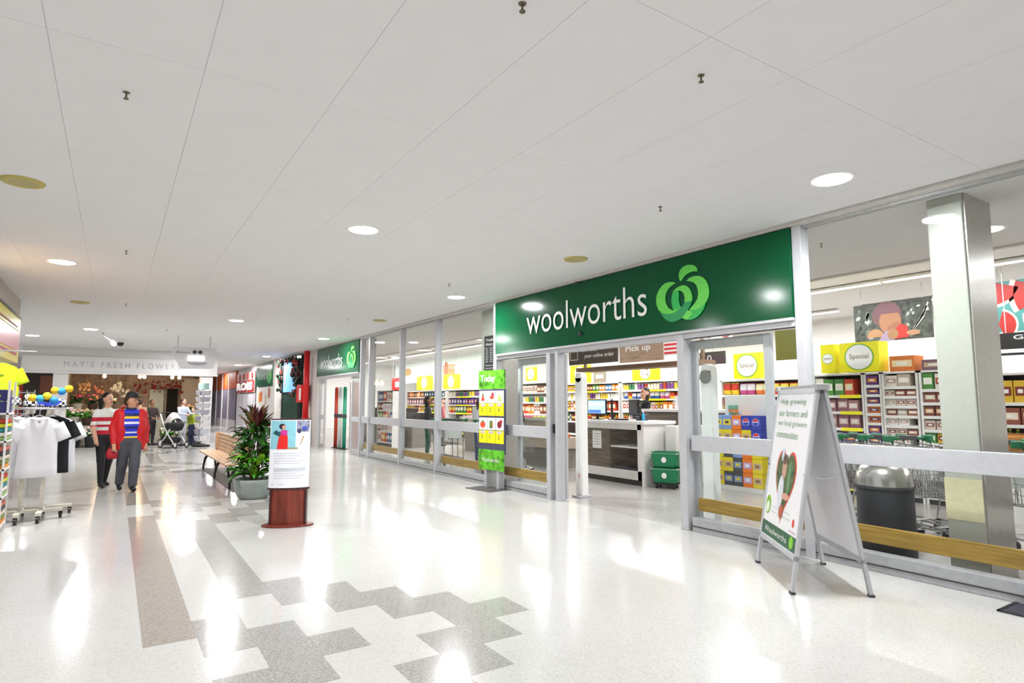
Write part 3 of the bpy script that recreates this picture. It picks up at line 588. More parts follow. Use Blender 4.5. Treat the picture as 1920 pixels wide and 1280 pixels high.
# ================================================================== shop fronts farther along the right side
def far_front():
    def panel(nm, y0, y1, z0, z1, mat, x=FX, dx=.12):
        o = G().box(x-.02, y0, z0, x+dx, y1, z1).obj(nm, mat); return o
    wall = panel('wall_right_far', 21.2, 62, 0, H, M('far_wall', '#cfcac6', .5)); wall['kind'] = 'structure'
    t = thing('advert_screen', 'tall dark panel with a blue lit advert screen and garlands beside the red post', 'screen', (FX-.1, 23.0, 0))
    G().box(-.05, 0, .1, .06, 3.0, 3.25).obj('casing', M('casing_green_black', '#0d1d17', .3), t)
    sc = G().box(-.065, .55, 1.9, -.05, 2.7, 3.15).obj('lit_screen', M('screen_blue', '#6fa6e6', .3, 0, .1, 2, emit=.8), t)
    patch('screen_figure', M('screen_lilac', '#8f7fd0', .4, emit=.5), sc, Vector((-.065, 2.4, 2.3)), NX, ell(0,.1,.16,.34), .004); patch('screen_cloud', M('screen_white', '#e8f0ff', .4, emit=.8), sc, Vector((-.065, 2.2, 2.88)), NX, ell(0,0,.4,.06), .004); patch('screen_pink', M('screen_pink', '#d08fb0', .4, emit=.5), sc, Vector((-.065, .95, 2.75)), NX, ell(0,0,.25,.2), .004)
    G().box(-.06, .3, .25, -.05, 2.7, 1.8).obj('lower_panel', M('panel_foliage', '#16382a', .35, 0, .5, 6), t)
    rnd = random.Random(3)
    t = thing('garland', 'leafy garland with red flowers hung around the blue screen', 'garland', (FX-.2, 23.2, 1.6))
    lv = G(); fl = G()
    for k in range(150):
        if rnd.random() < .55: y, z = rnd.uniform(-.3, .75), rnd.uniform(.1, 1.5)
        elif rnd.random() < .5: y, z = rnd.uniform(2.5, 2.95), rnd.uniform(.3, 1.5)
        else: y, z = rnd.uniform(0, 2.8), rnd.uniform(1.45, 1.6)
        (fl if rnd.random() < .25 else lv).ball((rnd.uniform(-.12, .05), y, z), (rnd.uniform(.03,.08), rnd.uniform(.05,.14), rnd.uniform(.04,.1)), 6, 4)
    lv.obj('garland_leaves', M('garland_dark', '#1d331c', .6, 0, .4), t)['kind'] = 'stuff'; fl.obj('garland_blooms', M('garland_red', '#9a2323', .6, 0, .3), t)['kind'] = 'stuff'
    for y in (26.3, 27.2): G().box(FX-.16, y, 0, FX-.02, y+.45, H).obj('trim_%d' % int(y*2), M('far_pilaster', '#d6d1cb', .5))['kind'] = 'structure'
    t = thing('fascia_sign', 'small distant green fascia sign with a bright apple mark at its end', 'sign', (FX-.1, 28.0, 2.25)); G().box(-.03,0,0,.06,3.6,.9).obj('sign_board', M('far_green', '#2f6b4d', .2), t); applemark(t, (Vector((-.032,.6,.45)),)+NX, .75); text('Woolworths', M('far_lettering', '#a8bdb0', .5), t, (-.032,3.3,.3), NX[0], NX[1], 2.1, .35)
    t = thing('shop_window', 'bright distant shop window with posters below the small green fascia', 'window', (FX-.06, 28.0, .2)); G().box(-.03,0,0,.02,3.6,2.0).obj('window_panel', M('window_bright', '#e9e4e0', .4), t)
    for y, z, c in ((2.6,1.3,'#e59a2c'),(2.2,1.35,'#d9642a'),(1.2,1.2,'#c9b6a2'),(.5,1.5,'#b06a48'),(2.9,.6,'#5f86c0')): G().box(-.04,y,z,-.03,y+.35,z+.45).obj('poster', C(c), t)
    t = thing('red_letter_sign', 'red framed sign with bold white letters over a distant shop', 'sign', (FX-.12, 32.0, 2.0)); G().box(-.0,0,0,.05,5.2,1.05).obj('sign_board', M('sign_cream_red', '#c9a49c', .5, 0, .4, 4), t)
    text('ROIS', M('bold_white', '#fbf5f2', .5, emit=.4), t, (-.03,4.9,.12), NX[0], NX[1], 4.6, .42, .02, bold=.06); text('ROIS', M('bold_red', '#b3201f', .5), t, (-.012,5.1,.0), NX[0], NX[1], 5., .66, .01, bold=.07)
    for k in range(4): G().cyl((-.05,.6+k*1.2,.85), (-.02,.6+k*1.2,.85), .16, n=14).obj('red_disc', C('#b03a32'), t)
    t = thing('shop_window', 'pale distant shop window below the red letter sign', 'window', (FX-.06, 32.0, .2)); G().box(-.03,0,0,.02,5.2,1.75).obj('window_panel', M('window_pale', '#dcd6da', .3), t)
    for k in range(4): G().box(-.05,.3+k*1.3,.1,-.03,.4+k*1.3,1.75).obj('window_bar', ALU, t)
    for k in range(5):
        y = 37.6+k*2.6
        t = thing('shop_bay', 'distant glazed bay with orange header and dark panes, number %s from the red letter sign' % ('one','two','three','four','five')[k], 'shop front', (FX-.1, y, 0)); G().box(-.03,0,2.3,.06,2.5,H-.05).obj('orange_header', M('header_orange', '#c2572a', .5, 0, .25, 3), t); G().box(-.05,2.3,0,.06,2.55,H-.05).obj('white_post', WHITE, t)
        for q in range(3): G().box(-.02,.1+q*.75,.5,.02,.75+q*.75,2.28).obj('pane', M('pane_mauve', '#8c8392', .25), t)
        G().box(-.03,0,0,.03,2.3,.5).obj('stall_riser', C('#b9b2b4'), t)
far_front()
# ================================================================== flower stall closing the view
def kiosk():
    Y = 25.2
    KW = M('kiosk_white', '#dedbd9', .5, 0, .02, 3)
    t = thing('stall_fascia', 'pale grey fascia with spaced capital letters over the flower stall', 'sign', (-2.6, Y-.12, 2.52))
    G().box(0, 0, 0, 5.75, .2, .52).obj('fascia_board', KW, t, bevel=.01); G().box(-.02, -.03, -.06, 5.77, .22, 0).obj('lower_ledge', KW, t)
    text("MAY'S FRESH FLOWERS", M('letter_grey', '#a3a4ac', .4, .3), t, (1.12, 0, .16), NY[0], NY[1], 3.4, .19, .012, spacing=1.5)
    G().box(-2.6, Y-.05, 3.045, 3.15, Y+.25, H).obj('wall_stall_bulkhead', KW)['kind'] = 'structure'
    for k, x in enumerate((-1.75, 2.62)): G().box(x, Y-.05, 0, x+.4, Y+.35, 2.52).obj('wall_stall_pier_%d' % (k+1), KW)['kind'] = 'structure'
    G().box(-1.4, Y+3.2, 0, 2.7, Y+3.3, 2.6).obj('wall_stall_back', M('stall_brick_pink', '#b0988c', .8, 0, .3, 7))['kind'] = 'structure'
    G().box(-1.5, Y+.3, 0, -1.4, Y+3.3, 2.6).obj('wall_stall_left', M('stall_taupe', '#b0a698', .7, 0, .1, 4))['kind'] = 'structure'
    G().box(2.9, Y+.3, 0, 3.0, Y+3.3, 2.6).obj('wall_stall_right', MATS['stall_taupe'])['kind'] = 'structure'
    G().box(-1.5, Y+.3, 2.55, 3.0, Y+3.3, 2.62).obj('ceiling_stall', KW)['kind'] = 'structure'
    # back of the stall: mirror-white door, black panel painted as an opening, grey side panel
    t = thing('stall_door', 'white door leaf beside the black opening panel at the back of the flower stall', 'door', (1.15, Y+3.1, 0)); G().box(0,0,0,.5,.06,2.0).obj('door_leaf', C('#ccd4d0'), t); G().box(.04,-.02,1.0,.08,0,1.1).obj('handle', ALU, t)
    t = thing('painted_opening', 'tall black panel painted as an unlit opening at the back of the flower stall', 'doorway', (1.75, Y+3.1, 0)); G().box(0,0,0,.38,.08,2.05).obj('opening_shade', C('#0e0c0d', .8), t); G().box(-.08,-.02,0,0,.08,2.1).obj('jamb', C('#8a8480'), t)  # solid panel; its black stands in for the unlit depth behind
    t = thing('grey_screen', 'plain grey panel on the right wall of the flower stall', 'panel', (2.2, Y+2.4, 0)); G().box(0,0,0,.62,.06,2.45).obj('panel_face', C('#a9a19d'), t)
    RB = M('red_bunting', '#6a1618', .7, 0, .5, 12)
    t = thing('red_garland', 'dark red hanging decoration across the back of the flower stall', 'decoration', (.6, Y+2.3, 2.15)); g = G(); rnd = random.Random(8)
    for k in range(60): g.ball((rnd.uniform(0, 1.7), rnd.uniform(-.1, .1), rnd.uniform(-.2, .1)+(.1 if k % 3 else -.1)), rnd.uniform(.025, .06), 6, 4)
    g.obj('decoration_clusters', RB, t)['kind'] = 'stuff'
    # warm bulbs
    for k, x in enumerate((-.35, .72, .86, 1.75, 1.98)):
        t = thing('warm_bulb', ('leftmost warm bulb', 'second warm bulb', 'third warm bulb', 'fourth warm bulb', 'rightmost warm bulb')[k]+' under the flower stall ceiling', 'light', (x, Y+.75, 2.42), 0, 'warm stall bulbs')
        G().ball((0,0,0), .06, 10, 8).obj('globe', M('bulb_warm', '#ffd79a', .4, 0, 0, emit=14), t, True); G().cyl((0,0,.05), (0,0,.13), .02, n=8).obj('cap', DARK, t)
        ld = bpy.data.lights.new('bulb_lamp', 'POINT'); ld.energy = BULB_W; ld.color = (1, .75, .45); ld.shadow_soft_size = .07
        lo = bpy.data.objects.new('bulb_lamp', ld); COL.objects.link(lo); lo.parent = t; lo.location = (0, 0, -.1)
    # tiered stands and buckets of flowers
    FC = ['#e9a9b8', '#d9d2c6', '#c2405a', '#e3b07a', '#c77fb0', '#efe6d6', '#8a2a3a', '#d98a6a']
    FM = [M('bloom_%d' % i, c, .6, 0, .25, 20) for i, c in enumerate(FC)]
    BK = [C('#2b2d30'), C('#7a8c7c'), C('#c9c4bc'), C('#4a3a34')]
    def bucket(x, y, z, h, r, n, cols, label, leaf=LG, tall=.35):
        t = thing('flower_bucket', label, 'flowers', (x, y, z))
        G().lathe([(0,0),(r*.75,0),(r,h),(r*1.06,h+.01),(r*.95,h-.01)], 16).obj('bucket', BK[cols[0]], t, True)
        rn = random.Random(int(abs(x*1000+y*77+z*31))); gl = G(); gb = G()
        for k in range(n):
            a = rn.uniform(0, 6.28); q = r*1.5*math.sqrt(rn.random()); zz = h+tall*(1-.5*(q/r/1.5)**2)*rn.uniform(.6, 1); s = rn.uniform(.035, .07)
            gb.ball((q*math.cos(a), q*math.sin(a), zz), (s, s, s*.7), 7, 5, rn.randrange(len(cols)-1))
            gl.ball((q*.9*math.cos(a+.6), q*.9*math.sin(a+.6), h+tall*rn.uniform(.1, .7)), (s*1.2, s*1.2, s*.8), 6, 4)
        gb.obj('blooms', [FM[c] for c in cols[1:]], t, True)['kind'] = 'stuff'; gl.obj('foliage', leaf, t, True)['kind'] = 'stuff'
    lay = [(-1.05,-.25,0,.34,.17,26,(0,0,4,1),'black floor bucket of pink flowers at the left of the stall'), (-.62,-.3,0,.34,.17,26,(0,5,1,4),'black floor bucket of white flowers next to the pink ones'),
        (-1.15,.4,.75,.25,.16,24,(2,0,5,3),'pale vase of pink and peach flowers on the left tier'), (-.75,.5,.7,.25,.17,24,(3,1,3,5),'brown vase of cream flowers on the left tier'), (-.35,.45,.7,.25,.17,24,(1,5,1,0),'grey-green vase of white flowers on the left tier'),
        (-1.1,1.1,1.2,.25,.16,26,(2,2,6,3),'pale vase of red flowers on the upper left tier'), (-.65,1.15,1.2,.25,.16,26,(3,3,7,2),'brown vase of orange flowers on the upper left tier'), (-.2,1.1,1.2,.25,.16,26,(1,1,5,3),'grey-green vase of tan flowers on the upper left tier'),
        (.35,1.2,.8,.25,.16,22,(3,2,6,7),'brown vase of dark red flowers behind the walking man'), (.8,1.1,.8,.25,.16,22,(2,7,3,2),'pale vase of orange and red flowers behind the beige shopper'),
        (2.3,.6,.8,.28,.18,26,(2,3,5,7),'pale vase of yellow flowers before the grey panel'), (1.95,.3,.5,.25,.17,22,(0,5,1,3),'black vase of cream flowers behind the pram'), (2.38,-.75,.0,.28,.18,24,(1,1,4,5),'grey-green tub of pale flowers behind the card carousel'), (1.6,-.15,.0,.3,.17,24,(0,1,5,0),'black floor bucket of pale flowers left of the pram'), (2.05,-.3,0,.3,.17,24,(1,5,4,1),'grey-green floor bucket of mixed flowers behind the pram wheels')]
    for x, dy, z, h, r, n, cols, lb in lay: bucket(x, Y+dy+.2, z, h, r, n, cols, lb, LD if n > 24 else LG)
    for lb, x0, x1, y0, z in (('low white tier of the left flower display', -1.35, -.05, Y+.35, .7), ('upper white tier of the left flower display', -1.35, .1, Y+1.05, 1.2), ('low timber counter behind the shoppers in the stall', .1, 1.1, Y+1.0, .8), ('low tier of the right flower display', 1.7, 2.6, Y+.3, .5), ('small side tier of the right flower display', 2.05, 2.6, Y+.65, .8)):
        t = thing('display_tier', lb, 'table', (x0, y0, 0)); G().box(0,0,z-.04,x1-x0,.55,z).obj('tier_top', C('#cfc6ba'), t)
        for a in (.02, x1-x0-.06):
            for b in (.02, .49): G().box(a,b,0,a+.04,b+.04,z-.04).obj('leg', C('#8a7a6a'), t)
        G().box(0,.02,.05,x1-x0,.05,z-.06).obj('front_board', C('#b7aa9c'), t)
    for k, (x, y, z) in enumerate(((-.95, 1.9, 2.0), (-.5, 2., 1.9), (.0, 2.1, 2.05), (.3, 2.3, 1.8))):
        t = thing('hanging_bunch', ('first', 'second', 'third', 'fourth')[k]+' dried bunch from the left on the back wall of the stall', 'flowers', (x, Y+y, z)); g = G(); rn = random.Random(k)
        for q in range(20): g.ball((rn.uniform(-.16,.16), rn.uniform(-.1,.1), rn.uniform(-.25,.2)), rn.uniform(.03,.07), 6, 4)
        g.obj('dried_heads', FM[(3,7,5,1)[k]], t, True)['kind'] = 'stuff'; G().cyl((0,0,.15), (0,0,2.55-z), .006, n=6).obj('string', DARK, t)
    # skirting of the stall, small lamp on arm, camera dome
    G().box(-1.4, Y-.1, 0, 2.7, Y-.04, .08).obj('baseboard_stall', C('#3a3634'))['kind'] = 'structure'
    t = thing('spot_lamp', 'small adjustable spot lamp hanging from the ceiling before the stall letters', 'light', (-.35, 19.3, H)); G().cyl((0,0,0),(0,0,-.08),.02,n=8).obj('stem', ALUD, t); G().tube([(0,0,-.08),(.12,-.05,-.16),(.22,-.08,-.24)], .02, 8).obj('arm', ALUD, t); G().cyl((.2,-.06,-.22),(.26,-.12,-.3),.05,.07,n=14).obj('head', WHITE, t); G().ball((.26,-.12,-.3), .05, 10, 8).obj('glowing_lens', LAMP, t, True)
    t = thing('dome_camera', 'dark dome camera under the ceiling above the stall letters', 'camera', (.05, 21.0, H)); G().cyl((0,0,0),(0,0,-.1),.09,n=16).obj('mount', WHITE, t); G().ball((0,0,-.12), .09, 14, 8).obj('dome', BLACK, t, True)
    # hanging direction sign
    t = thing('hanging_sign', 'hanging pale direction sign with two dark round symbols and a lit strip', 'sign', (1.27, 19.0, 2.42)); HS = C('#c8c5c6')
    G().prism([(0,.28),(1.0,.28),(1.08,.6),(.0,.6)], ((0,0,0),(1,0,0),(0,0,1),(0,-1,0)), -.03, .03).obj('upper_panel', HS, t); G().prism([(.2,.0),(1.0,.02),(1.06,.28),(.05,.28)], ((0,0,0),(1,0,0),(0,0,1),(0,-1,0)), -.03, .03).obj('lower_panel', C('#d2d0d2'), t)
    for x in (.52, .66): patch('round_symbol', BLACK, t, Vector((x, -.03, .47)), NY, ell(0,0,.055,.055,18), .006)
    G().box(.36,-.06,.24,.76,-.03,.36).obj('lit_strip', M('strip_glow', '#ffffff', .4, 0, 0, emit=3), t); patch('arrow_print', C('#9a98a0'), t, Vector((.12,-.03,.45)), NY, [(-.07,0),(0,-.05),(0,-.02),(.3,-.02),(.3,.02),(0,.02),(0,.05)], .005); patch('scroll_print', C('#9a98a0'), t, Vector((.6,-.03,.14)), NY, ell(0,.05,.25,.09,14,PI,2*PI), .005)
    for x in (.1, .9): G().cyl((x,0,.6),(x,0,.91),.01,n=6).obj('hanger', ALUD, t)
    # card carousel
    t = thing('card_carousel', 'tall white revolving card carousel right of the flower stall', 'rack', (2.55, 23.5, 0)); G().cyl((0,0,.1),(0,0,2.0),.025,n=10).obj('pole', ALU, t); G().lathe([(0,0),(.28,.0),(.28,.06),(.1,.1),(0,.1)], 20).obj('base', BLACK, t)
    G().cyl((0,0,1.95),(0,0,2.15),.17,n=18).obj('top_drum', C('#b9dcd0'), t)
    rn = random.Random(2)
    for q in range(4):
        for lv in range(8):
            a = q*PI/2+.3; x, y = .16*math.cos(a), .16*math.sin(a)
            o = G().box(-.12,-.012,0,.12,.012,.17).obj('card_pocket', C(rn.choice(('#e6e4ea','#dcd7de','#cfd2dc','#f1eef0','#b9b4c4'))), t); o.location = (x, y, .2+.22*lv); o.rotation_euler = (.25, 0, a+PI/2)
    # wall and doorway left of the stall, its dark painted on a panel
    G().box(-6, Y+7, 0, -1.6, Y+7.15, H).obj('wall_left_far', M('far_left_white', '#d5d0cf', .5))['kind'] = 'structure'
    t = thing('dark_shop_entry', 'shop entry with painted-in darkness and a red jamb left of the flower stall', 'doorway', (-3.2, Y+6.9, 0)); G().box(0,0,0,1.5,.08,2.75).obj('opening_shade', C('#2a2220', .7), t); G().box(-.25,-.03,0,0,.1,2.8).obj('red_jamb', C('#9c1f20'), t); G().box(.55,-.02,1.9,1.15,0,2.6).obj('brown_poster', C('#6a3418'), t)  # dark brown sheet paints the shade inside the entry
    t = thing('lit_lamp_in_entry', 'small glowing lamp at the dark entry left of the stall', 'light', (-3.0, Y+6.7, 1.75)); G().ball((0,0,0), .1, 10, 8).obj('globe', M('entry_glow', '#fff6d0', .4, 0, 0, emit=4), t, True); G().cyl((0,0,-1.75),(0,0,-.1),.02,n=8).obj('stand', DARK, t)
kiosk()
# ================================================================== clothing shop at the left edge
def shirtmesh(name, mat, w=.215, L=.76, depth=.07, seed=0):
    """hanging T-shirt: folded body, two sleeves and a collar band; origin at the collar"""
    rn = random.Random(seed); g = G(); n = 22; rs = []
    ph = [rn.uniform(0, 6.28) for _ in range(3)]
    prof = [(0, .09, .05), (.02, .14, .05), (.05, .2, .055), (.09, w*.97, .06), (.16, w*1.0, depth), (.3, w*.96, depth*1.05), (.5, w*.98, depth), (.65, w*1.02, depth), (L, w*1.04, depth*1.05)]
    for z, hw, dp in prof:
        ring = []
        for i in range(n):
            a = 2*PI*i/n; fold = .012*math.sin(5*a+ph[0])*(z/L)+.008*math.sin(9*a+ph[1]+3*z)*(z/L)
            ring.append((hw*math.copysign(abs(math.cos(a))**.7, math.cos(a)), (dp*.55+fold)*math.sin(a), -z))
        rs.append(ring)
    g.rings(rs)
    for s in (-1, 1):
        q = []
        for k in range(5):
            t = k/4; c = Vector((s*(w*.82+.1*t), 0, -.09-.2*t)); pe = Vector((s*.9, 0, .42)).normalized()
            q.append([c+pe*(.085-.006*t)*math.cos(2*PI*i/12)+Vector((0, 1, 0))*(.036)*math.sin(2*PI*i/12) for i in range(12)])
        g.rings(q)
    return g.mesh(name, mat, True)
WSH = M('white_cotton', '#ebeaf0', .85, 0, .02, 8); BSH = M('black_cotton', '#15171c', .85, 0, .1, 8)
HANG = M('hanger_wire', '#c9c9cc', .3, .8)
def hanger_into(t, z=0):
    G().tube([(0,0,.16),(.035,0,.15),(.035,0,.11),(0,0,.09),(0,0,.03)], .005, 6).obj('hanger_hook', HANG, t)
    G().tube([(-.2,0,-.06),(0,0,.03),(.2,0,-.06)], .007, 6).obj('hanger_bar', HANG, t)
def shirt(loc, rz, me, label, neck, group=None):
    t = thing('tshirt', label, 't-shirt', loc, rz, group); link('shirt_body', me, t)
    G().tube([(.085*math.cos(a), .042*math.sin(a)-.012, -.012-.02*(math.sin(a) < 0)*abs(math.sin(a))) for a in [2*PI*i/16 for i in range(16)]], .012, 6, closed=True).obj('collar', neck, t, True)
    hanger_into(t); return t
sme = [shirtmesh('tshirt_white', WSH, seed=k) for k in range(2)]; bme = shirtmesh('tshirt_black', BSH, seed=5)
s1 = shirt((-.8, 9.95, 1.31), .12, sme[0], 'front white T-shirt hanging on the rolling rack', WSH, 'white T-shirts on the rack')
patch('neck_label', C('#9a9aa8'), s1, Vector((0, -.045, -.06)), NY, rect(-.012,-.012,.012,.012), .004)
shirt((-.98, 10.1, 1.31), .25, sme[1], 'second white T-shirt, half hidden behind the front one', WSH, 'white T-shirts on the rack')
shirt((-1.1, 10.25, 1.31), .3, sme[0], 'third white T-shirt at the left of the rack', WSH, 'white T-shirts on the rack')
shirt((-.7, 10.45, 1.31), -.2, bme, 'black T-shirt hanging behind the white ones on the rack', BSH)
shirt((-.64, 10.72, 1.28), -.2, sme[1], 'white T-shirt peeping out behind the black one', WSH)
def rack():
    P = M('rack_cream', '#cfcabb', .45); t = thing('garment_rack', 'cream rolling garment rack under the hanging T-shirts', 'rack', (-.92, 10.15, 0))
    G().box(-.06,-.42,.09,-.0,.42,.13).obj('base_bar', P, t, bevel=.006); G().box(.16,-.42,.09,.22,.42,.13).obj('base_bar', P, t, bevel=.006); G().box(-.28,-.08,.09,.42,-.02,.13).obj('base_bar', P, t, bevel=.006); G().box(-.3,.25,.09,.5,.31,.13).obj('base_bar', P, t, bevel=.006)
    for x in (-.03, .19): G().box(x-.022,-.02,.13,x+.022,.03,1.35).obj('upright', P, t)
    G().tube([(-.3,-.2,1.42),(.35,-.2,1.42),(.42,.0,1.42),(.42,.5,1.42),(.3,.62,1.42),(-.3,.62,1.42)], .014, 8, closed=True).obj('hanging_rail', HANG, t, True); G().box(-.03,-.2,1.35,.0,.62,1.4).obj('rail_arm', P, t); G().box(.19,-.2,1.35,.22,.62,1.4).obj('rail_arm', P, t)
    for x, y in ((-.03,-.4),(.19,-.4),(-.03,.4),(.19,.4),(-.26,-.05),(.4,-.05),(.48,.28)):
        w_ = G(); w_.cyl((x-.015,y,.04),(x+.015,y,.04),.038,n=14); w_.box(x-.022,y-.01,.04,x+.022,y+.012,.09); w_.obj('castor', BLACK, t)
rack()
# novelty bows and plush on the rack top
def pops(x, y, z, cols, label):
    t = thing('pompom_stick', label, 'toy', (x, y, z))
    for k, c in enumerate(cols): G().ball((.075*k, 0, .012*k*((-1)**k)), .05, 10, 8).obj('pompom', C(c, .8), t, True)
    G().cyl((.03,0,-.2),(.06,0,0),.008,n=6).obj('stick', WPLAS, t)
pops(-.68, 10.25, 1.66, ('#f0c020', '#2a8fd0', '#f0c020'), 'upper yellow and blue pompom stick above the T-shirts'); pops(-.9, 10.1, 1.56, ('#f0c020', '#3aa6dc', '#f3cf2a', '#2a86c8'), 'lower yellow and blue pompom stick above the T-shirts')
tag(G().prism([(-.12,0),(-.08,.035),(.0,.02),(.1,.04),(.16,.03),(.1,-.02),(0,-.03)], ((-.75,10.2,1.48),(1,0,0),(0,0,1),(0,-1,0)), -.03, .03).obj('blue_bow', C('#3a54d8')), 'flat blue bow on the top of the rack', 'bow')
ch = M('checker_cloth', '#d8d8d8', .8, 0, 0)
nt = ch.node_tree; ck = nt.nodes.new('ShaderNodeTexChecker'); ck.inputs['Scale'].default_value = 26; ck.inputs[1].default_value = (.85,.85,.85,1); ck.inputs[2].default_value = (.01,.01,.01,1)
nt.links.new([q for q in nt.nodes if q.type == 'TEX_COORD'][0].outputs['Object'], ck.inputs['Vector']); nt.links.new(ck.outputs[0], nt.nodes['Principled BSDF'].inputs['Base Color'])
for k, (x, y, z, lb) in enumerate(((-.92, 10.35, 1.44, 'black and white checked cap behind the front T-shirt'), (-.65, 10.45, 1.43, 'black and white checked cap beside the blue bow'), (-1.14, 10.4, 1.46, 'black and white checked cap at the left of the rack top'))):
    t = thing('checked_cap', lb, 'cap', (x, y, z), .5*k); g = G().lathe([(.1,0),(.105,.03),(.09,.09),(.05,.12),(0,.125)], 18); g.obj('crown', ch, t, True); G().prism([(-.09,0),(-.07,-.1),(0,-.13),(.07,-.1),(.09,0)], ((0,-.06,.01),(1,0,0),(0,1,0),(0,0,1)), -.006, .006).obj('peak', BLACK, t)
# tall shelf with folded stock at the picture's edge, lime polo on a line, yellow fascia
t = thing('stock_shelf', 'white shelf of folded clothes at the left edge of the picture', 'shelf', (-1.57, 9.1, 0))
for z in (.1, .42, .74, 1.06, 1.38): G().box(0,0,z-.02,.55,.5,z).obj('shelf_board', WHITE, t)
for x in (0, .53):
    for y in (0, .48): G().box(x,y,0,x+.02,y+.02,1.75).obj('corner_post', WHITE, t)
G().box(.02,.485,.1,.53,.495,1.4).obj('back_panel', WHITE, t)
rn = random.Random(6); pal = ['#2c7f86', '#c9c92a', '#b5402c', '#d98a3a', '#7a8a4a', '#d8c8b8', '#4a4a4c', '#c26a5a', '#8fae6a', '#e2ddd5']
PN = ['teal', 'lime', 'red', 'orange', 'olive', 'beige', 'charcoal', 'coral', 'sage', 'cream']
nm = ['bottom', 'second', 'third', 'fourth']
for lv, z in enumerate((.1, .42, .74, 1.06)):
    for col in range(2):
        zz = z
        for k in range(5):
            c = pal[(lv*5+k+col*3) % len(pal)]; h = .05
            o = G().box(0,0,0,.25,.42,h-.004).obj('folded_garment', C(c, .9), None, bevel=.015, loc=(-1.55+.275*col, 9.11, zz)); zz += h
            tag(o, '%s folded garment in the %s pile on the %s shelf at the left edge' % (PN[(lv*5+k+col*3) % len(pal)], ('left', 'right')[col], nm[lv]), 'clothes', 'folded garments on the stock shelf')
for k in range(2):
    t = thing('navy_shoe_box', ('lower', 'upper')[k]+' navy box with a yellow oval at the left edge', 'box', (-1.27, 9.12, 1.381+k*.135)); b = G().box(-.18,0,0,.24,.3,.13).obj('carton', C('#26266e'), t, bevel=.004); patch('yellow_oval', C('#d8e01e'), b, Vector((.08,0,.06)), NY, ell(0,0,.09,.022), .003)
LIME = M('lime_polo', '#c3dc1c', .8, 0, .05, 8)
t = thing('lime_polo', 'lime yellow high-visibility shirt hung above the shelf', 'shirt', (-1.42, 11.3, 2.06), .25); link('shirt_body', shirtmesh('polo', LIME, .24, .33, .1, 3), t); hanger_into(t); patch('chest_print', C('#7f9a1a'), t, Vector((0,-.07,-.17)), NY, rect(-.06,-.01,.06,.01), .004)
G().cyl((-2.2,11.3,2.24),(-1.0,11.3,2.24),.012,n=8).obj('clothes_rail', HANG); tag(bpy.data.objects['clothes_rail'], 'thin metal rail carrying the lime shirt', 'rail')
# yellow fascia of the clothing shop
t = thing('shop_fascia', 'yellow shop fascia with a pink panel at the left edge', 'sign', (-1.5, 9.0, 2.2)); Y1 = M('fascia_yellow', '#e0cf1e', .35); LN = 5.0
G().box(-.2,0,0,0,LN,.78).obj('fascia_board', Y1, t); G().box(-.2,0,.78,.015,LN+.02,.82).obj('top_edge', BLACK, t)
G().box(0,0,.2,.012,LN-.1,.52).obj('pink_panel', M('panel_pink', '#d87f86', .3), t); G().box(0,0,.12,.01,LN-.3,.16).obj('magenta_line', C('#b8325a'), t); G().box(0,0,.6,.01,LN-.4,.625).obj('red_line', C('#8a2c3a'), t); G().box(0,0,.55,.012,LN-.1,.565).obj('white_line', WPLAS, t)
G().box(-4.5, 9.0, 3.03, -1.52, 14.0, H).obj('wall_left_bulkhead', M('bulkhead_taupe', '#b8afa6', .6))['kind'] = 'structure'
G().box(-4.6, 14.5, 0, -3.2, 14.65, H).obj('wall_left_shop', WHITE)['kind'] = 'structure'
t = thing('wire_rack', 'pale wire display rack behind the T-shirts', 'rack', (-1.6, 12.6, 0))
for k in range(6): G().cyl((.1*k,0,0),(.1*k,0,1.7),.008,n=6).obj('wire_upright', HANG, t)
for k in range(5): G().cyl((0,0,.3+.34*k),(.5,0,.3+.34*k),.008,n=6).obj('wire_shelf', HANG, t)
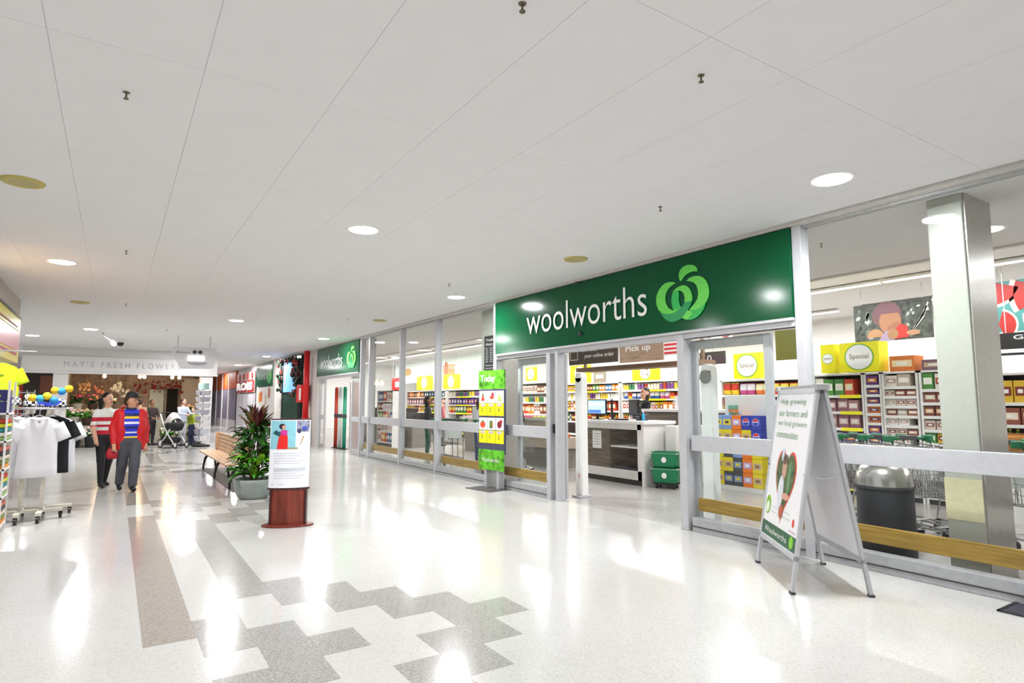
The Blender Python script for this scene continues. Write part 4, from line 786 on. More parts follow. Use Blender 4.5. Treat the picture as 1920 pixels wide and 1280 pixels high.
# ================================================================== people: one continuous surface each, grown from joints
def surfnet(f, org, h):
    s = f < 0; nx, ny, nz = f.shape
    c = [(i, j, k) for i in (0, 1) for j in (0, 1) for k in (0, 1)]
    cn = sum(s[i:nx-1+i, j:ny-1+j, k:nz-1+k].astype(np.int8) for i, j, k in c); act = (cn > 0) & (cn < 8)
    I = np.argwhere(act); idx = -np.ones(act.shape, int); idx[act] = np.arange(len(I))
    acc = np.zeros((len(I), 3)); cnt = np.zeros(len(I))
    for a in range(8):
        for b in range(a+1, 8):
            d = [abs(c[a][q]-c[b][q]) for q in range(3)]
            if sum(d) != 1: continue
            fa = f[I[:,0]+c[a][0], I[:,1]+c[a][1], I[:,2]+c[a][2]]; fb = f[I[:,0]+c[b][0], I[:,1]+c[b][1], I[:,2]+c[b][2]]
            m = (fa < 0) != (fb < 0); t = np.where(m, fa/np.where(fa == fb, 1, fa-fb), 0)
            p = np.array(c[a])[None]+t[:, None]*(np.array(c[b])-np.array(c[a]))[None]
            acc += np.where(m[:, None], p, 0); cnt += m
    V = (I+acc/cnt[:, None])*h+org; F = []
    for ax in range(3):
        sh = [nx, ny, nz]; A = [slice(None)]*3; B = [slice(None)]*3; A[ax] = slice(0, sh[ax]-1); B[ax] = slice(1, sh[ax])
        e = s[tuple(A)] != s[tuple(B)]; E = np.argwhere(e); o1, o2 = [(1, 2), (2, 0), (0, 1)][ax]
        ok = (E[:, o1] > 0) & (E[:, o2] > 0) & (E[:, o1] < sh[o1]-1) & (E[:, o2] < sh[o2]-1); E = E[ok]
        def cell(d1, d2):
            q = E.copy(); q[:, o1] -= d1; q[:, o2] -= d2; return idx[q[:,0], q[:,1], q[:,2]]
        Q = np.stack([cell(1, 1), cell(0, 1), cell(0, 0), cell(1, 0)], 1); fl = ~s[tuple(A)][tuple(E.T)]
        Q[fl] = Q[fl][:, ::-1]; F.append(Q)
    return V, np.concatenate(F)
def body(name, prims, h, mats, pick=None, parent=None):
    """prims: (kind, data..., material index, blend). kinds: 'c' capsule p0 p1 r0 r1, 'e' ellipsoid centre radii"""
    lo = np.array([9.]*3); hi = -lo
    for p in prims:
        if p[0] == 'c':
            for q, r in ((p[1], p[3]), (p[2], p[4])): lo = np.minimum(lo, np.array(q)-r); hi = np.maximum(hi, np.array(q)+r)
        else: lo = np.minimum(lo, np.array(p[1])-np.array(p[2])); hi = np.maximum(hi, np.array(p[1])+np.array(p[2]))
    lo -= .05; hi += .05; n = np.ceil((hi-lo)/h).astype(int)+1
    X = np.stack(np.meshgrid(*[lo[a]+h*np.arange(n[a]) for a in range(3)], indexing='ij'), -1).astype(np.float32)
    def dist(P, p):
        if p[0] == 'c':
            a, b, r0, r1 = np.array(p[1], np.float32), np.array(p[2], np.float32), p[3], p[4]; d = b-a
            t = np.clip(((P-a)@d)/(d@d+1e-9), 0, 1); return np.linalg.norm(P-a-t[..., None]*d, axis=-1)-(r0+(r1-r0)*t)
        c, r = np.array(p[1], np.float32), np.array(p[2], np.float32); k = np.linalg.norm((P-c)/r, axis=-1); return (k-1)*r.min()
    D = None
    for p in prims:
        d = dist(X, p); k = p[-1]
        if D is None: D = d
        elif k <= 0: D = np.minimum(D, d)
        else:
            q = np.clip(.5+.5*(D-d)/k, 0, 1); D = D*(1-q)+d*q-k*q*(1-q)
    V, F = surfnet(D, lo, h)
    cen = V[F].mean(1).astype(np.float32); dd = np.stack([dist(cen, p) for p in prims], 1); near = dd.argmin(1)
    mi = np.array([p[-2] for p in prims])[near]
    if pick: mi = pick(cen, near, mi)
    me = bpy.data.meshes.new(name); me.from_pydata(V.tolist(), [], F.tolist()); me.update()
    for m in mats: me.materials.append(m)
    me.polygons.foreach_set('material_index', mi.astype(int).tolist()); me.polygons.foreach_set('use_smooth', [True]*len(F))
    return link('body', me, parent)
def hand(w, e, sk, curl=.4, s=1.0, side=1):
    """palm, four fingers and a thumb continuing the forearm e->w"""
    w, e = Vector(w), Vector(e); d = (w-e).normalized(); sd = Vector((0, 1, 0)).cross(d).normalized() if abs(d.y) < .9 else Vector((1, 0, 0)); fw_ = sd.cross(d).normalized()
    P = []; k = w+d*.085*s
    P.append(('c', tuple(w), tuple(k), .03*s, .034*s, sk, .02))
    inn = Vector((-side, 0, 0)); inn = (inn-d*inn.dot(d)).normalized(); acr = d.cross(inn).normalized()
    for i, (o, L) in enumerate(((-.03, .07), (-.01, .08), (.01, .075), (.03, .06))):
        a = k+acr*o*s; b = a+(d*(1-curl*.4)+inn*curl*.6)*L*.55*s; c_ = b+(d*(1-curl)+inn*curl)*L*.5*s
        P.append(('c', tuple(a), tuple(b), .011*s, .0105*s, sk, .006)); P.append(('c', tuple(b), tuple(c_), .0105*s, .009*s, sk, .004))
    a = w+d*.03*s-acr*.03*s; b = a+d*.035*s-acr*.025*s+inn*.02*s; c_ = b+d*.035*s+inn*.012*s
    P.append(('c', tuple(a), tuple(b), .014*s, .012*s, sk, .01)); P.append(('c', tuple(b), tuple(c_), .012*s, .01*s, sk, .005))
    return P
def head(c, turn, sk, hair, eye, lip, hs=1.0, style='short', tilt=0.0):
    """head centred at c, face towards angle turn (0 = -Y)"""
    c = Vector(c); R = Matrix.Rotation(turn, 3, 'Z') @ Matrix.Rotation(tilt, 3, 'X')
    def q(x, y, z): return tuple(c+R @ Vector((x, y, z))*hs)
    P = [('e', q(0, .01, .02), (.078*hs, .092*hs, .1*hs), sk, .02), ('e', q(0, -.02, -.045), (.058*hs, .065*hs, .07*hs), sk, .03), ('c', q(0, -.085, .01), q(0, -.105, -.022), .012*hs, .016*hs, sk, .012),
        ('e', q(0, -.06, -.095), (.026*hs, .026*hs, .02*hs), sk, .02)]
    for s in (-1, 1):
        P.append(('e', q(.03*s, -.082, .012), (.011*hs, .009*hs, .007*hs), eye, 0)); P.append(('e', q(.079*s, .012, .0), (.012*hs, .02*hs, .03*hs), sk, .008)); P.append(('c', q(.02*s, -.088, .034), q(.042*s, -.08, .034), .005, .004, hair, 0))
    P.append(('c', q(-.018, -.08, -.058), q(.018, -.08, -.058), .008, .008, lip, 0))
    if style != 'bald':
        P.append(('e', q(0, .03, .05), (.086*hs, .092*hs, .085*hs), hair, .01)); P.append(('e', q(0, .06, -.0), (.08*hs, .055*hs, .085*hs), hair, .02))
    if style == 'pony':
        P += [('c', q(0, .1, .03), q(0, .17, -.02), .04, .05, hair, .03), ('c', q(0, .17, -.02), q(0, .18, -.2), .05, .025, hair, .03)]
    if style == 'long':
        P += [('e', q(0, .05, -.08), (.09, .06, .13), hair, .03)]
    if style == 'bun': P.append(('e', q(0, .1, .08), (.05, .05, .05), hair, .01))
    return P
SK1 = M('skin_tan', '#c48e72', .55, 0, .04); SK2 = M('skin_light', '#d8a88e', .55, 0, .04); SK3 = M('skin_brown', '#9a6a4e', .55, 0, .04)
HB = M('hair_black', '#14100f', .5); HBR = M('hair_brown', '#3d261a', .5); EYE = M('eye_dark', '#1e1512', .3); LIP = M('lip', '#a85a50', .5)
JR = M('jacket_red', '#c4101c', .6, 0, .08, 12); TR = M('trouser_grey', '#4b4d55', .8, 0, .1, 14); SHOE = M('shoe_black', '#141416', .35); POLO = M('polo_blue', '#2436c8', .7); POLOY = M('polo_yellow', '#e6c52a', .7); POLOW = M('polo_white', '#dfe2ee', .7); POLON = M('polo_navy', '#14205a', .7)
def man():
    t = thing('person', 'man in a red jacket, striped polo and dark cap walking towards the viewer', 'person', (.25, 12.5, 0), .12); t.scale = (.96, .96, .965)
    P = [('e', (0, 0, 1.02), (.17, .125, .2), 1, .0), ('e', (0, -.02, 1.18), (.185, .135, .2), 1, .06), ('e', (0, 0, 1.32), (.19, .115, .12), 1, .05), ('c', (0, .0, 1.36), (0, -.01, 1.47), .065, .056, 0, .03)]
    # open jacket sides
    for s in (-1, 1):
        P += [('e', (s*.155, .0, 1.12), (.095, .14, .3), 2, .02), ('e', (s*.15, .01, 1.34), (.09, .1, .09), 2, .03), ('c', (s*.17, .01, .92), (s*.17, .0, .78), .085, .075, 2, .04)]
    P += [('e', (0, .08, 1.15), (.17, .08, .27), 2, .03), ('c', (-.1, .1, .95), (.1, .1, .95), .08, .08, 2, .03)]
    # arms: right arm (image left) bent forward, left hangs
    P += [('c', (-.19, .01, 1.36), (-.265, .0, 1.1), .07, .062, 2, .03), ('c', (-.265, .0, 1.1), (-.25, -.1, .86), .06, .048, 2, .02)]
    P += hand((-.25, -.12, .82), (-.265, 0, 1.1), 0, .7, 1.05, -1)
    P += [('c', (.19, .01, 1.36), (.25, .05, 1.1), .07, .062, 2, .03), ('c', (.25, .05, 1.1), (.255, .02, .86), .06, .048, 2, .02)]
    P += hand((.255, .015, .8), (.25, .05, 1.1), 0, .5, 1.05, 1)
    # trousers, walking
    P += [('e', (0, .0, .9), (.155, .12, .12), 3, .04), ('c', (-.09, 0, .86), (-.085, .06, .48), .105, .085, 3, .04), ('c', (-.085, .06, .48), (-.09, .2, .14), .083, .07, 3, .03), ('c', (.09, 0, .86), (.08, -.1, .48), .105, .085, 3, .04), ('c', (.08, -.1, .48), (.07, -.1, .11), .083, .07, 3, .03)]
    P += [('c', (.07, -.08, .055), (.075, -.24, .045), .05, .042, 4, .01), ('c', (-.09, .22, .1), (-.095, .1, .045), .048, .04, 4, .01)]
    P += head((0, -.02, 1.575), .95, 0, 5, 6, 7)
    def pick(cen, near, mi):
        z = cen[:, 2]; sh = mi == 1
        b = np.where(z > 1.3, 8, mi); 
        for z0, z1, m in ((1.31, 1.36, 8), (1.27, 1.31, 9), (1.18, 1.215, 10), (1.09, 1.13, 11), (1.01, 1.04, 10), (.93, .96, 9), (.85, .93, 11)): mi = np.where(sh & (z >= z0) & (z < z1), m, mi)
        return mi
    body('man_body', P, .0135, [SK1, POLO, JR, TR, SHOE, HBR, EYE, LIP, POLON, POLOY, POLOW, POLON], pick, t)
    cap = G(); c = (0, -.02, 1.65); a = .95
    cap.lathe([(.097, -.01), (.1, .02), (.09, .065), (.055, .095), (0, .105)], 20, c)
    cap.obj('cap', M('cap_dark', '#1d1f22', .7), t, True)
    u = Vector((math.sin(a), -math.cos(a), 0)); v = Vector((math.cos(a), math.sin(a), 0))
    G().prism([(-.085, .05), (-.075, .14), (-.035, .2), (.035, .2), (.075, .14), (.085, .05)], (Vector(c), v, u, (0,0,1)), -.002, .008).obj('cap_peak', MATS['cap_dark'], t)
    col = G(); col.tube([(.07*math.cos(q), .065*math.sin(q)-.005, 1.45+.015*math.sin(q)) for q in [2*PI*i/14 for i in range(14)]], .022, 8, closed=True); col.obj('polo_collar', POLON, t, True)
    b = thing('red_bag', 'soft red bag hanging from the walking man\'s hand', 'bag', (.01, 12.38, .555), .12); b.scale = (.62, .62, .72)
    G().rings([[(x*sx, y*sy, z) for x, y in [(math.cos(2*PI*i/16), math.sin(2*PI*i/16)) for i in range(16)]] for z, sx, sy in ((0,.08,.03),(.03,.13,.06),(.12,.14,.06),(.2,.12,.04),(.24,.1,.015))]).obj('bag_body', M('bag_red', '#a81426', .6), b, True); G().tube([(-.08,0,.24),(-.05,0,.31),(.05,0,.31),(.08,0,.24)], .008, 6).obj('bag_handle', M('bag_red', '#a81426'), b)
man()
def simple(label, loc, rz, top, bottom, hair, skin, ht=1.65, style='short', pose='stand', res=.018, turn=0.0, stripes=None, shoe=SHOE, sleeve=True, pick=None):
    t = thing('person', label, 'person', loc, rz); k = ht/1.68
    P = [('e', (0, 0, 1.0), (.15, .105, .16), 1, 0), ('e', (0, 0, 1.15), (.15, .1, .16), 1, .05), ('e', (0, 0, 1.3), (.165, .095, .12), 1, .05), ('c', (0, .01, 1.36), (0, -.005, 1.47), .052, .046, 0, .03), ('e', (0, .01, .9), (.155, .115, .11), 2, .03)]
    A = {'stand': (((-.25, .02, 1.08), (-.24, -.06, .84)), ((.25, .02, 1.08), (.24, -.04, .84))), 'reach': (((-.22, -.1, 1.15), (-.17, -.36, 1.12)), ((.22, -.1, 1.15), (.17, -.38, 1.14))), 'work': (((-.23, -.05, 1.1), (-.12, -.28, 1.02)), ((.23, -.05, 1.1), (.12, -.28, 1.02))), 'walk': (((-.23, -.04, 1.09), (-.22, -.16, .88)), ((.23, .08, 1.1), (.23, .1, .86)))}[pose]
    for s, (el, wr) in zip((-1, 1), A):
        P += [('c', (s*.165, .01, 1.345), el, .056, .046, 1, .03), ('c', el, wr, .044, .033, 1 if sleeve else 0, .015)]
        P += hand(wr, el, 0, .5, 1.0, s)
    st = .13 if pose == 'walk' else .0
    P += [('c', (-.08, 0, .86), (-.08, -.5*st-.01, .48), .088, .066, 2, .03), ('c', (-.08, -.5*st-.01, .48), (-.08, -st+.02, .1), .064, .045, 2, .02), ('c', (.08, 0, .86), (.08, .3*st-.01, .48), .088, .066, 2, .03), ('c', (.08, .3*st-.01, .48), (.08, 1.2*st+.02, .1), .064, .045, 2, .02)]
    P += [('c', (-.08, -st+.02, .045), (-.085, -st-.13, .04), .04, .034, 3, .01), ('c', (.08, 1.2*st+.02, .045), (.085, 1.2*st-.13, .04), .04, .034, 3, .01)]
    P += head((0, -.01, 1.575), turn, 0, 4, 5, 6, .97, style)
    P = [((p[0],)+tuple(tuple(np.array(q)*k) if isinstance(q, tuple) else q for q in p[1:])) for p in P]
    mats = [skin, top, bottom, shoe, hair, EYE, LIP]
    pk = pick
    if stripes:
        mats.append(stripes[0])
        def pk(cen, near, mi):
            z = cen[:, 2]; m = (mi == 1)
            for z0, z1 in stripes[1]: mi = np.where(m & (z > z0) & (z < z1), 7, mi)
            return mi
    body('person_body', P, res, mats, pk, t); return t
LEGG = M('legging_black', '#15151a', .7)
simple('woman with a black ponytail in a white shirt with red stripes behind the red jacket', (-.1, 13.3, 0), .35, M('shirt_white', '#e3e9e6', .8), LEGG, HB, SK2, 1.66, 'pony', 'walk', .0145, .35, (M('shirt_stripe', '#c02438', .8), ((1.17, 1.24), (.93, 1.0), (1.07, 1.1))), sleeve=False)
simple('woman in pale blue leaning over the white pram', (2.02, 24.2, 0), .6, M('top_paleblue', '#b9c2d4', .8), M('skirt_grey', '#c9c6cc', .8), HBR, SK2, 1.62, 'bun', 'reach', .02, .5)
simple('shopper in a beige coat seen behind the man in the red jacket', (.75, 24.9, 0), 2.8, M('coat_beige', '#c2a17e', .8), M('trouser_brown', '#5a4030', .8), HBR, SK2, 1.6, 'short', 'stand', .02)
simple('dark-haired florist behind the beige shopper', (1.12, 25.15, 0), .4, M('apron_black', '#3a302e', .8), M('trouser_black', '#222024', .8), HB, SK3, 1.58, 'short', 'work', .02)
simple('small child in a lime top beside the card carousel', (2.35, 24.3, 0), -.6, M('top_lime', '#9fb32c', .8), M('short_navy', '#2c3350', .8), HBR, SK2, 1.3, 'short', 'stand', .02)
# ---- pram
def pram():
    t = thing('pram', 'white and black pram standing before the flower stall', 'pram', (1.72, 23.4, 0), .5); t.scale = (1.12, 1.12, 1.12)
    W_ = M('pram_white', '#e4e2e2', .5); K = M('pram_black', '#1c1b20', .7)
    hood = G(); rs = []
    for i in range(8):
        a = PI*(.15+.7*i/7); rs.append([(.19*math.cos(b), -.05+.3*math.cos(a)*.6+.1, .72+.33*math.sin(a)*abs(math.sin(b))) for b in [PI*j/10 for j in range(11)]])
    hood.rings(rs, cap=False); hood.obj('hood', M('hood_pale', '#cfc6c2', .8), t, True)
    G().rings([[(x*s*.2, y*s*.36, z) for x, y in [(math.cos(2*PI*i/18), math.sin(2*PI*i/18)) for i in range(18)]] for z, s in ((.5,.6),(.54,.85),(.64,.97),(.74,1.0))]).obj('carrycot', K, t, True)
    G().rings([[(x*s*.17, y*s*.25+.02, z) for x, y in [(math.cos(2*PI*i/16), math.sin(2*PI*i/16)) for i in range(16)]] for z, s in ((.14,.75),(.2,1.0),(.3,1.0))]).obj('lower_basket', K, t, True)
    for s in (-1, 1):
        G().tube([(s*.2,.4,1.0),(s*.2,.18,.62),(s*.19,-.1,.3),(s*.18,-.34,.1)], .018, 8).obj('frame_tube', W_, t, True); G().tube([(s*.2,-.1,.55),(s*.2,.12,.3),(s*.2,.33,.12)], .018, 8).obj('frame_tube', W_, t, True)
    G().tube([(-.2,.4,1.0),(-.1,.44,1.03),(.1,.44,1.03),(.2,.4,1.0)], .018, 8).obj('handle', K, t, True)
    for x, y, r in ((-.2,.33,.12),(.2,.33,.12),(-.18,-.36,.09),(.18,-.36,.09)):
        wh = G(); wh.tube([(x, y+r*math.cos(a), r+.012+r*math.sin(a)) for a in [2*PI*i/18 for i in range(18)]], .016, 6, closed=True); w2 = wh.obj('wheel', K, t, True); G().cyl((x-.015,y,r+.012),(x+.015,y,r+.012),r*.6,n=14).obj('hub', W_, w2)
pram()
# ================================================================== inside the supermarket
G().box(16.0, -4, 0, 16.1, 62, 3.72).obj('wall_shop_back', M('shop_back_white', '#ebe8e2', .6, 0, .03, 2))['kind'] = 'structure'
# ---- long ceiling light strips
def strip(x, y, L, pw, rz=0.0, z=3.7, lb=''):
    t = thing('light_strip', 'white light strip under the shop ceiling, '+lb, 'light', (x, y, z), rz, 'shop ceiling light strips')
    G().box(-.06, -L/2, -.045, .06, L/2, 0).obj('housing', WHITE, t); G().box(-.045, -L/2+.01, -.06, .045, L/2-.01, -.045).obj('diffuser', STRIP, t)
    ld = bpy.data.lights.new('strip_lamp', 'AREA'); ld.shape = 'RECTANGLE'; ld.size = .12; ld.size_y = L-.1; ld.energy = pw; ld.color = (.98, .985, 1)
    lo = bpy.data.objects.new('strip_lamp', ld); COL.objects.link(lo); lo.parent = t; lo.location = (0, 0, -.07)
NT = ('first','second','third','fourth','fifth','sixth','seventh','eighth','ninth','tenth')
for k in range(9): strip(11.5, -.5+4.0*k, 3.95, STRIP_W, lb=NT[k]+' of the long middle row')
for k in range(8): strip(14.3, 1.0+4.4*k, 3.9, STRIP_W*.8, lb=NT[k]+' of the rear row')
for k in range(6): strip(9.9, 8.2+5.*k, 2.2, STRIP_W*.5, PI/2, lb=NT[k]+' of the short crosswise ones')
strip(9.9, 6.6, 1.4, STRIP_W*.3, PI/2, lb='shortest one near the photo poster')
# ---- product templates (front faces local -y)
CN = {}
def pbox(w, d, h, c1, c2, c3=None, cn='plain', kn='grocery_box'):
    g = G().box(0, 0, 0, w, d, h, 0); g.box(w*.1, -.002, h*.3, w*.9, 0, h*.72, 1); g.box(w*.3, -.004, h*.42, w*.7, -.002, h*.6, 2)
    m = g.mesh(kn, [C(c1), C(c2), C(c3 or '#f2f0ea')]); CN[m.name] = cn; return m
def pbottle(r, h, c1, c2, c3, cn):
    g = G(); p = [(0,0),(r,0),(r,h*.3),(r*1.01,h*.32),(r*1.01,h*.55),(r,h*.57),(r,h*.68),(r*.4,h*.85),(r*.4,h*.9),(r*.45,h*.9),(r*.45,h),(0,h)]
    g.lathe(p, 10, (r, r, 0), ms=[0,0,1,1,1,0,0,0,2,2,2]); m = g.mesh('grocery_bottle', [C(c1, .25), C(c2), C(c3)], True); CN[m.name] = cn; return m
def ptin(r, h, c1, c2, cn):
    g = G(); g.lathe([(0,0),(r,0),(r,h*.08),(r*.98,h*.1),(r*.98,h*.9),(r,h*.92),(r,h),(0,h)], 10, (r, r, 0), ms=[1,1,1,0,1,1,1]); m = g.mesh('grocery_tin', [C(c1), C(c2, .3)], True); CN[m.name] = cn; return m
def ppack(w, d, h, c1, c2, cn):
    g = G(); rs = []
    for z, s in ((0, .15), (.08, .7), (.4, 1), (.75, .85), (.93, .3), (1, .08)):
        rs.append([(w/2+w/2*math.copysign(abs(math.cos(a))**.6, math.cos(a)), d/2+d/2*s*math.sin(a), h*z) for a in [2*PI*i/10 for i in range(10)]])
    g.rings(rs, ms=[0,0,1,1,0]); m = g.mesh('snack_packet', [C(c1, .35), C(c2, .35)], True); CN[m.name] = cn; return m
def PX(kn, w, h, rows): return [pbox(w*k, .2, h*q, c1, c2, None, cn, kn) for k, q, c1, c2, cn in rows]
PB = {'purple': PX('chocolate_box', .15, .2, [(1,1,'#5b3a86','#c9742c','purple and orange'), (1,1,'#4a2a6a','#b9b0c8','dark purple'), (1,1,'#6a4a7a','#e0a890','plum')]),
    'mauve': PX('biscuit_box', .16, .2, [(1,1,'#9a6a72','#d8b8b4','mauve'), (1,.95,'#8a5a66','#e0c8c0','dusky red'), (1,1,'#a8787c','#f0dcd8','rose')]),
    'mix': PX('cereal_box', .13, .2, [(1,1,'#c8452c','#f0d9a8','red'), (.92,1.1,'#d8b02a','#7a2a1c','yellow'), (1.08,.9,'#3a6a9a','#e8e8ea','blue'), (1,1,'#4a8a3c','#f0efe0','green'), (.92,1.05,'#e7e0d4','#b04030','cream'), (1,1,'#7a3a2a','#e2c090','brown'), (.92,.85,'#e8862a','#fff0d0','orange')]),
    'orange': PX('bar_box', .17, .1, [(1,1,'#d8742a','#5a2a6a','orange'), (1,1,'#5a2a7a','#e09030','purple')]),
    'pale': PX('packet_box', .14, .12, [(1,1,'#e2d8cc','#b8a090','cream'), (.93,1.08,'#d6c2b4','#8a5a4a','beige'), (1.07,.92,'#efe9e2','#c8a0a0','white'), (1,1,'#b8a898','#e8e0d8','taupe'), (1,1,'#8a4a3a','#e8d8c0','rust')])}
PBT = [pbottle(.035,.24,'#b8341e','#f0e0c0','#e8e8e8','red'), pbottle(.035,.25,'#2f6a2c','#e8e0a0','#d0c020','green'), pbottle(.033,.22,'#5a2a18','#e0c060','#1c1c1c','brown'), pbottle(.036,.26,'#d8a81e','#b02a1e','#2a6a2a','amber'), pbottle(.035,.24,'#e8e4da','#3a6aa8','#3a6aa8','white')]
PT = [ptin(.037,.11,'#b83a2a','#c8c8c8','red'), ptin(.037,.11,'#3a7a4a','#c8c8c8','green'), ptin(.037,.11,'#e0c23a','#c8c8c8','yellow'), ptin(.037,.11,'#e4ded4','#c8c8c8','cream'), ptin(.04,.1,'#7a4a8a','#c8c8c8','purple')]
PP = [ppack(.17,.09,.23,'#d82a20','#f0d040','red'), ppack(.17,.09,.23,'#e8c020','#c8341c','yellow'), ppack(.16,.09,.22,'#3a8a3a','#e8e8d0','green'), ppack(.17,.09,.24,'#c84a8a','#f0e8f0','pink'), ppack(.16,.08,.22,'#2a5aa8','#f0f0f0','blue'), ppack(.16,.08,.22,'#e87a2a','#fff0c8','orange')]
NTH = ('first','second','third','fourth','fifth','sixth','seventh','eighth','ninth','tenth','eleventh','twelfth','thirteenth','fourteenth','fifteenth','sixteenth','seventeenth','eighteenth','nineteenth','twentieth')
ORD = ('lowest', 'second', 'third', 'fourth', 'fifth', 'sixth', 'seventh', 'eighth', 'ninth', 'tenth', 'topmost')
SHW = M('shelf_white', '#e4e2de', .45, 0, .02); SHB = M('shelf_backing', '#5a4a48', .7)
def shelf(name, label, loc, W, Ht, levels, where, kinds, depth=.42, ticket=None, rz=-PI/2, back=SHB, gap=.015, top=None, seed=1, prods=0, step=1.0):
    """gondola bay: front faces local -y; levels = list of shelf heights; kinds = per level list of meshes"""
    t = thing(name, label, 'shelf', loc, rz); rn = random.Random(seed)
    G().box(0, depth-.02, 0, W, depth, Ht).obj('back_panel', back, t)
    for x in (0, W-.03): G().box(x, 0, 0, x+.03, depth-.02, Ht).obj('side_panel', SHW, t)
    G().box(0, 0, Ht-.03, W, depth, Ht).obj('top_board', SHW, t); G().box(.03, .02, 0, W-.03, .04, .1).obj('plinth', DARK, t)
    R = Matrix.Rotation(rz, 3, 'Z'); L0 = Vector(loc)
    for i, z in enumerate(levels):
        G().box(.03, .0, z-.025, W-.03, depth-.02, z).obj('shelf_board', SHW, t)
        G().box(.03, -.012, z-.045, W-.03, 0, z).obj('price_strip', SHW, t)
        if ticket and i % ticket[1] == 0 or (ticket and ticket[1] == 1):
            G().box(W*ticket[2], -.018, z-.05, W*ticket[3], -.012, z+.005).obj('yellow_ticket', YEL, t)
        if i < prods: continue
        cnt = {}; x = .035; ms = kinds[i % len(kinds)]
        nxt = (levels[i+1] if i+1 < len(levels) else Ht)-.03
        while True:
            me = ms[rn.randrange(len(ms))]; rep = rn.choice((1, 2, 2))
            bb = [v.co for v in me.vertices]; wd = max(v.x for v in bb); hh = max(v.z for v in bb); sc = min(1.9, (nxt-z-.012)/hh*rn.uniform(.82, 1.0)); sx = 1+(sc-1)*.55 if sc > 1 and W > .4 else 1; wd *= sx; hh *= sc
            if x+wd > W-.032: break
            for _ in range(rep):
                if x+wd > W-.032: break
                if z+hh < nxt:
                    p = L0+R @ Vector((x, .02+rn.uniform(0, .03), z)); kn = me.name.split('.')[0]; cn = CN[me.name]
                    q = cnt[cn+kn] = cnt.get(cn+kn, 0)+1
                    o = link(kn, me, None, loc=p, rz=rz); o.scale = (sx, 1, sc); tag(o, '%s %s, %s such from left, %s shelf, %s' % (cn, kn.replace('_', ' '), NTH[min(q, 20)-1], ORD[min(i, 10)], where), 'grocery', 'goods on the %s shelf of the %s' % (ORD[min(i, 10)], where))
                x += (wd+gap)*step
    return t
# right-hand window: end displays
shelf('display_shelf', 'white display shelf with purple boxes and yellow tickets behind the glass', (10.2, 6.12, 0), .86, 1.98, [.12, .45, .83, 1.08, 1.35, 1.62], 'yellow-ticketed display', [PB['purple'], PB['mauve'], PB['purple'], PB['mauve'], PB['mauve'], PB['mix']], ticket=(0, 1, .55, .95), seed=4, prods=2)
shelf('snack_tower', 'narrow tower of orange and purple packets beside the ticketed display', (10.2, 5.25, 0), .27, 1.98, [.12, .3, .5, .7, .85, 1.0, 1.18, 1.33, 1.48, 1.63, 1.78], 'narrow snack tower', [PB['orange']], seed=5, prods=2)
shelf('display_shelf', 'open shelf of small pale packets between the snack tower and the glass column', (10.2, 4.97, 0), .52, 1.98, [.12, .4, .7, .85, 1.0, 1.15, 1.3, 1.45, 1.6, 1.75], 'small-packet shelf', [PB['pale']], seed=6, prods=2)
shelf('display_shelf', 'shelf of small packets seen just left of the glass column', (10.2, 4.43, 0), .7, 1.98, [.12, .4, .7, .9, 1.1, 1.3, 1.5, 1.7], 'shelf left of the column', [PB['pale'], PB['mix']], seed=7, prods=2)
shelf('display_shelf', 'shelf of mixed goods seen right of the glass column', (10.2, 3.7, 0), 1.6, 1.9, [.12, .5, .9, 1.2, 1.5], 'shelf right of the column', [PB['pale'], PB['mix'], PBT], seed=8, prods=2)
def yellowbox(name, label, loc, W, Hh, D, txt, rz=-PI/2, grp=None, txw=.6, hang=False):
    t = thing(name, label, 'sign', loc, rz, grp); b = G().box(0, 0, 0, W, D, Hh).obj('sign_box', YEL, t)
    if hang:
        for x in (.08, W-.08): G().cyl((x, D/2, Hh), (x, D/2, 3.72-loc[2]), .005, n=6).obj('hanger', ALU, t)
    o = Vector((W/2, 0, Hh/2)); r = min(W*.36, Hh*.44)
    patch('oval_rim', C('#7ab52a'), b, o, NY, ell(0, 0, r*1.12, r*1.04 if W < Hh*1.6 else r*1.04), .003); patch('oval_disc', WPLAS, b, o, NY, ell(0, 0, r*1.02, r*.95), .005)
    if txt: text(txt, C('#7a6a3a'), b, o+Vector((0, 0, 0)), NY[0], NY[1], r*2*txw*1.2, None if len(txt) > 3 else r*.9, .007, 'C')
    return t
yellowbox('special_sign', 'large yellow sign with a white oval over the ticketed display', (10.12, 5.57, 1.995), .62, .48, .3, 'Special'); yellowbox('special_sign', 'narrow yellow sign with a white oval left of the large one', (10.12, 5.9, 1.995), .24, .48, .3, 'Special')
for k, (y, w_, h_, c1, c2) in enumerate(((4.5, .36, .24, '#d8762a', '#f0d8b0'), (4.1, .3, .16, '#7a5a6a', '#c8a888'), (3.9, .2, .22, '#c8c4cc', '#6a6aa0'))):
    o = link('stock_carton', pbox(w_, .3, h_, c1, c2), None, loc=(10.25, y+w_, 1.982), rz=-PI/2); tag(o, ('orange', 'brown', 'grey')[k]+' carton stored on top of the small-packet shelf', 'carton')
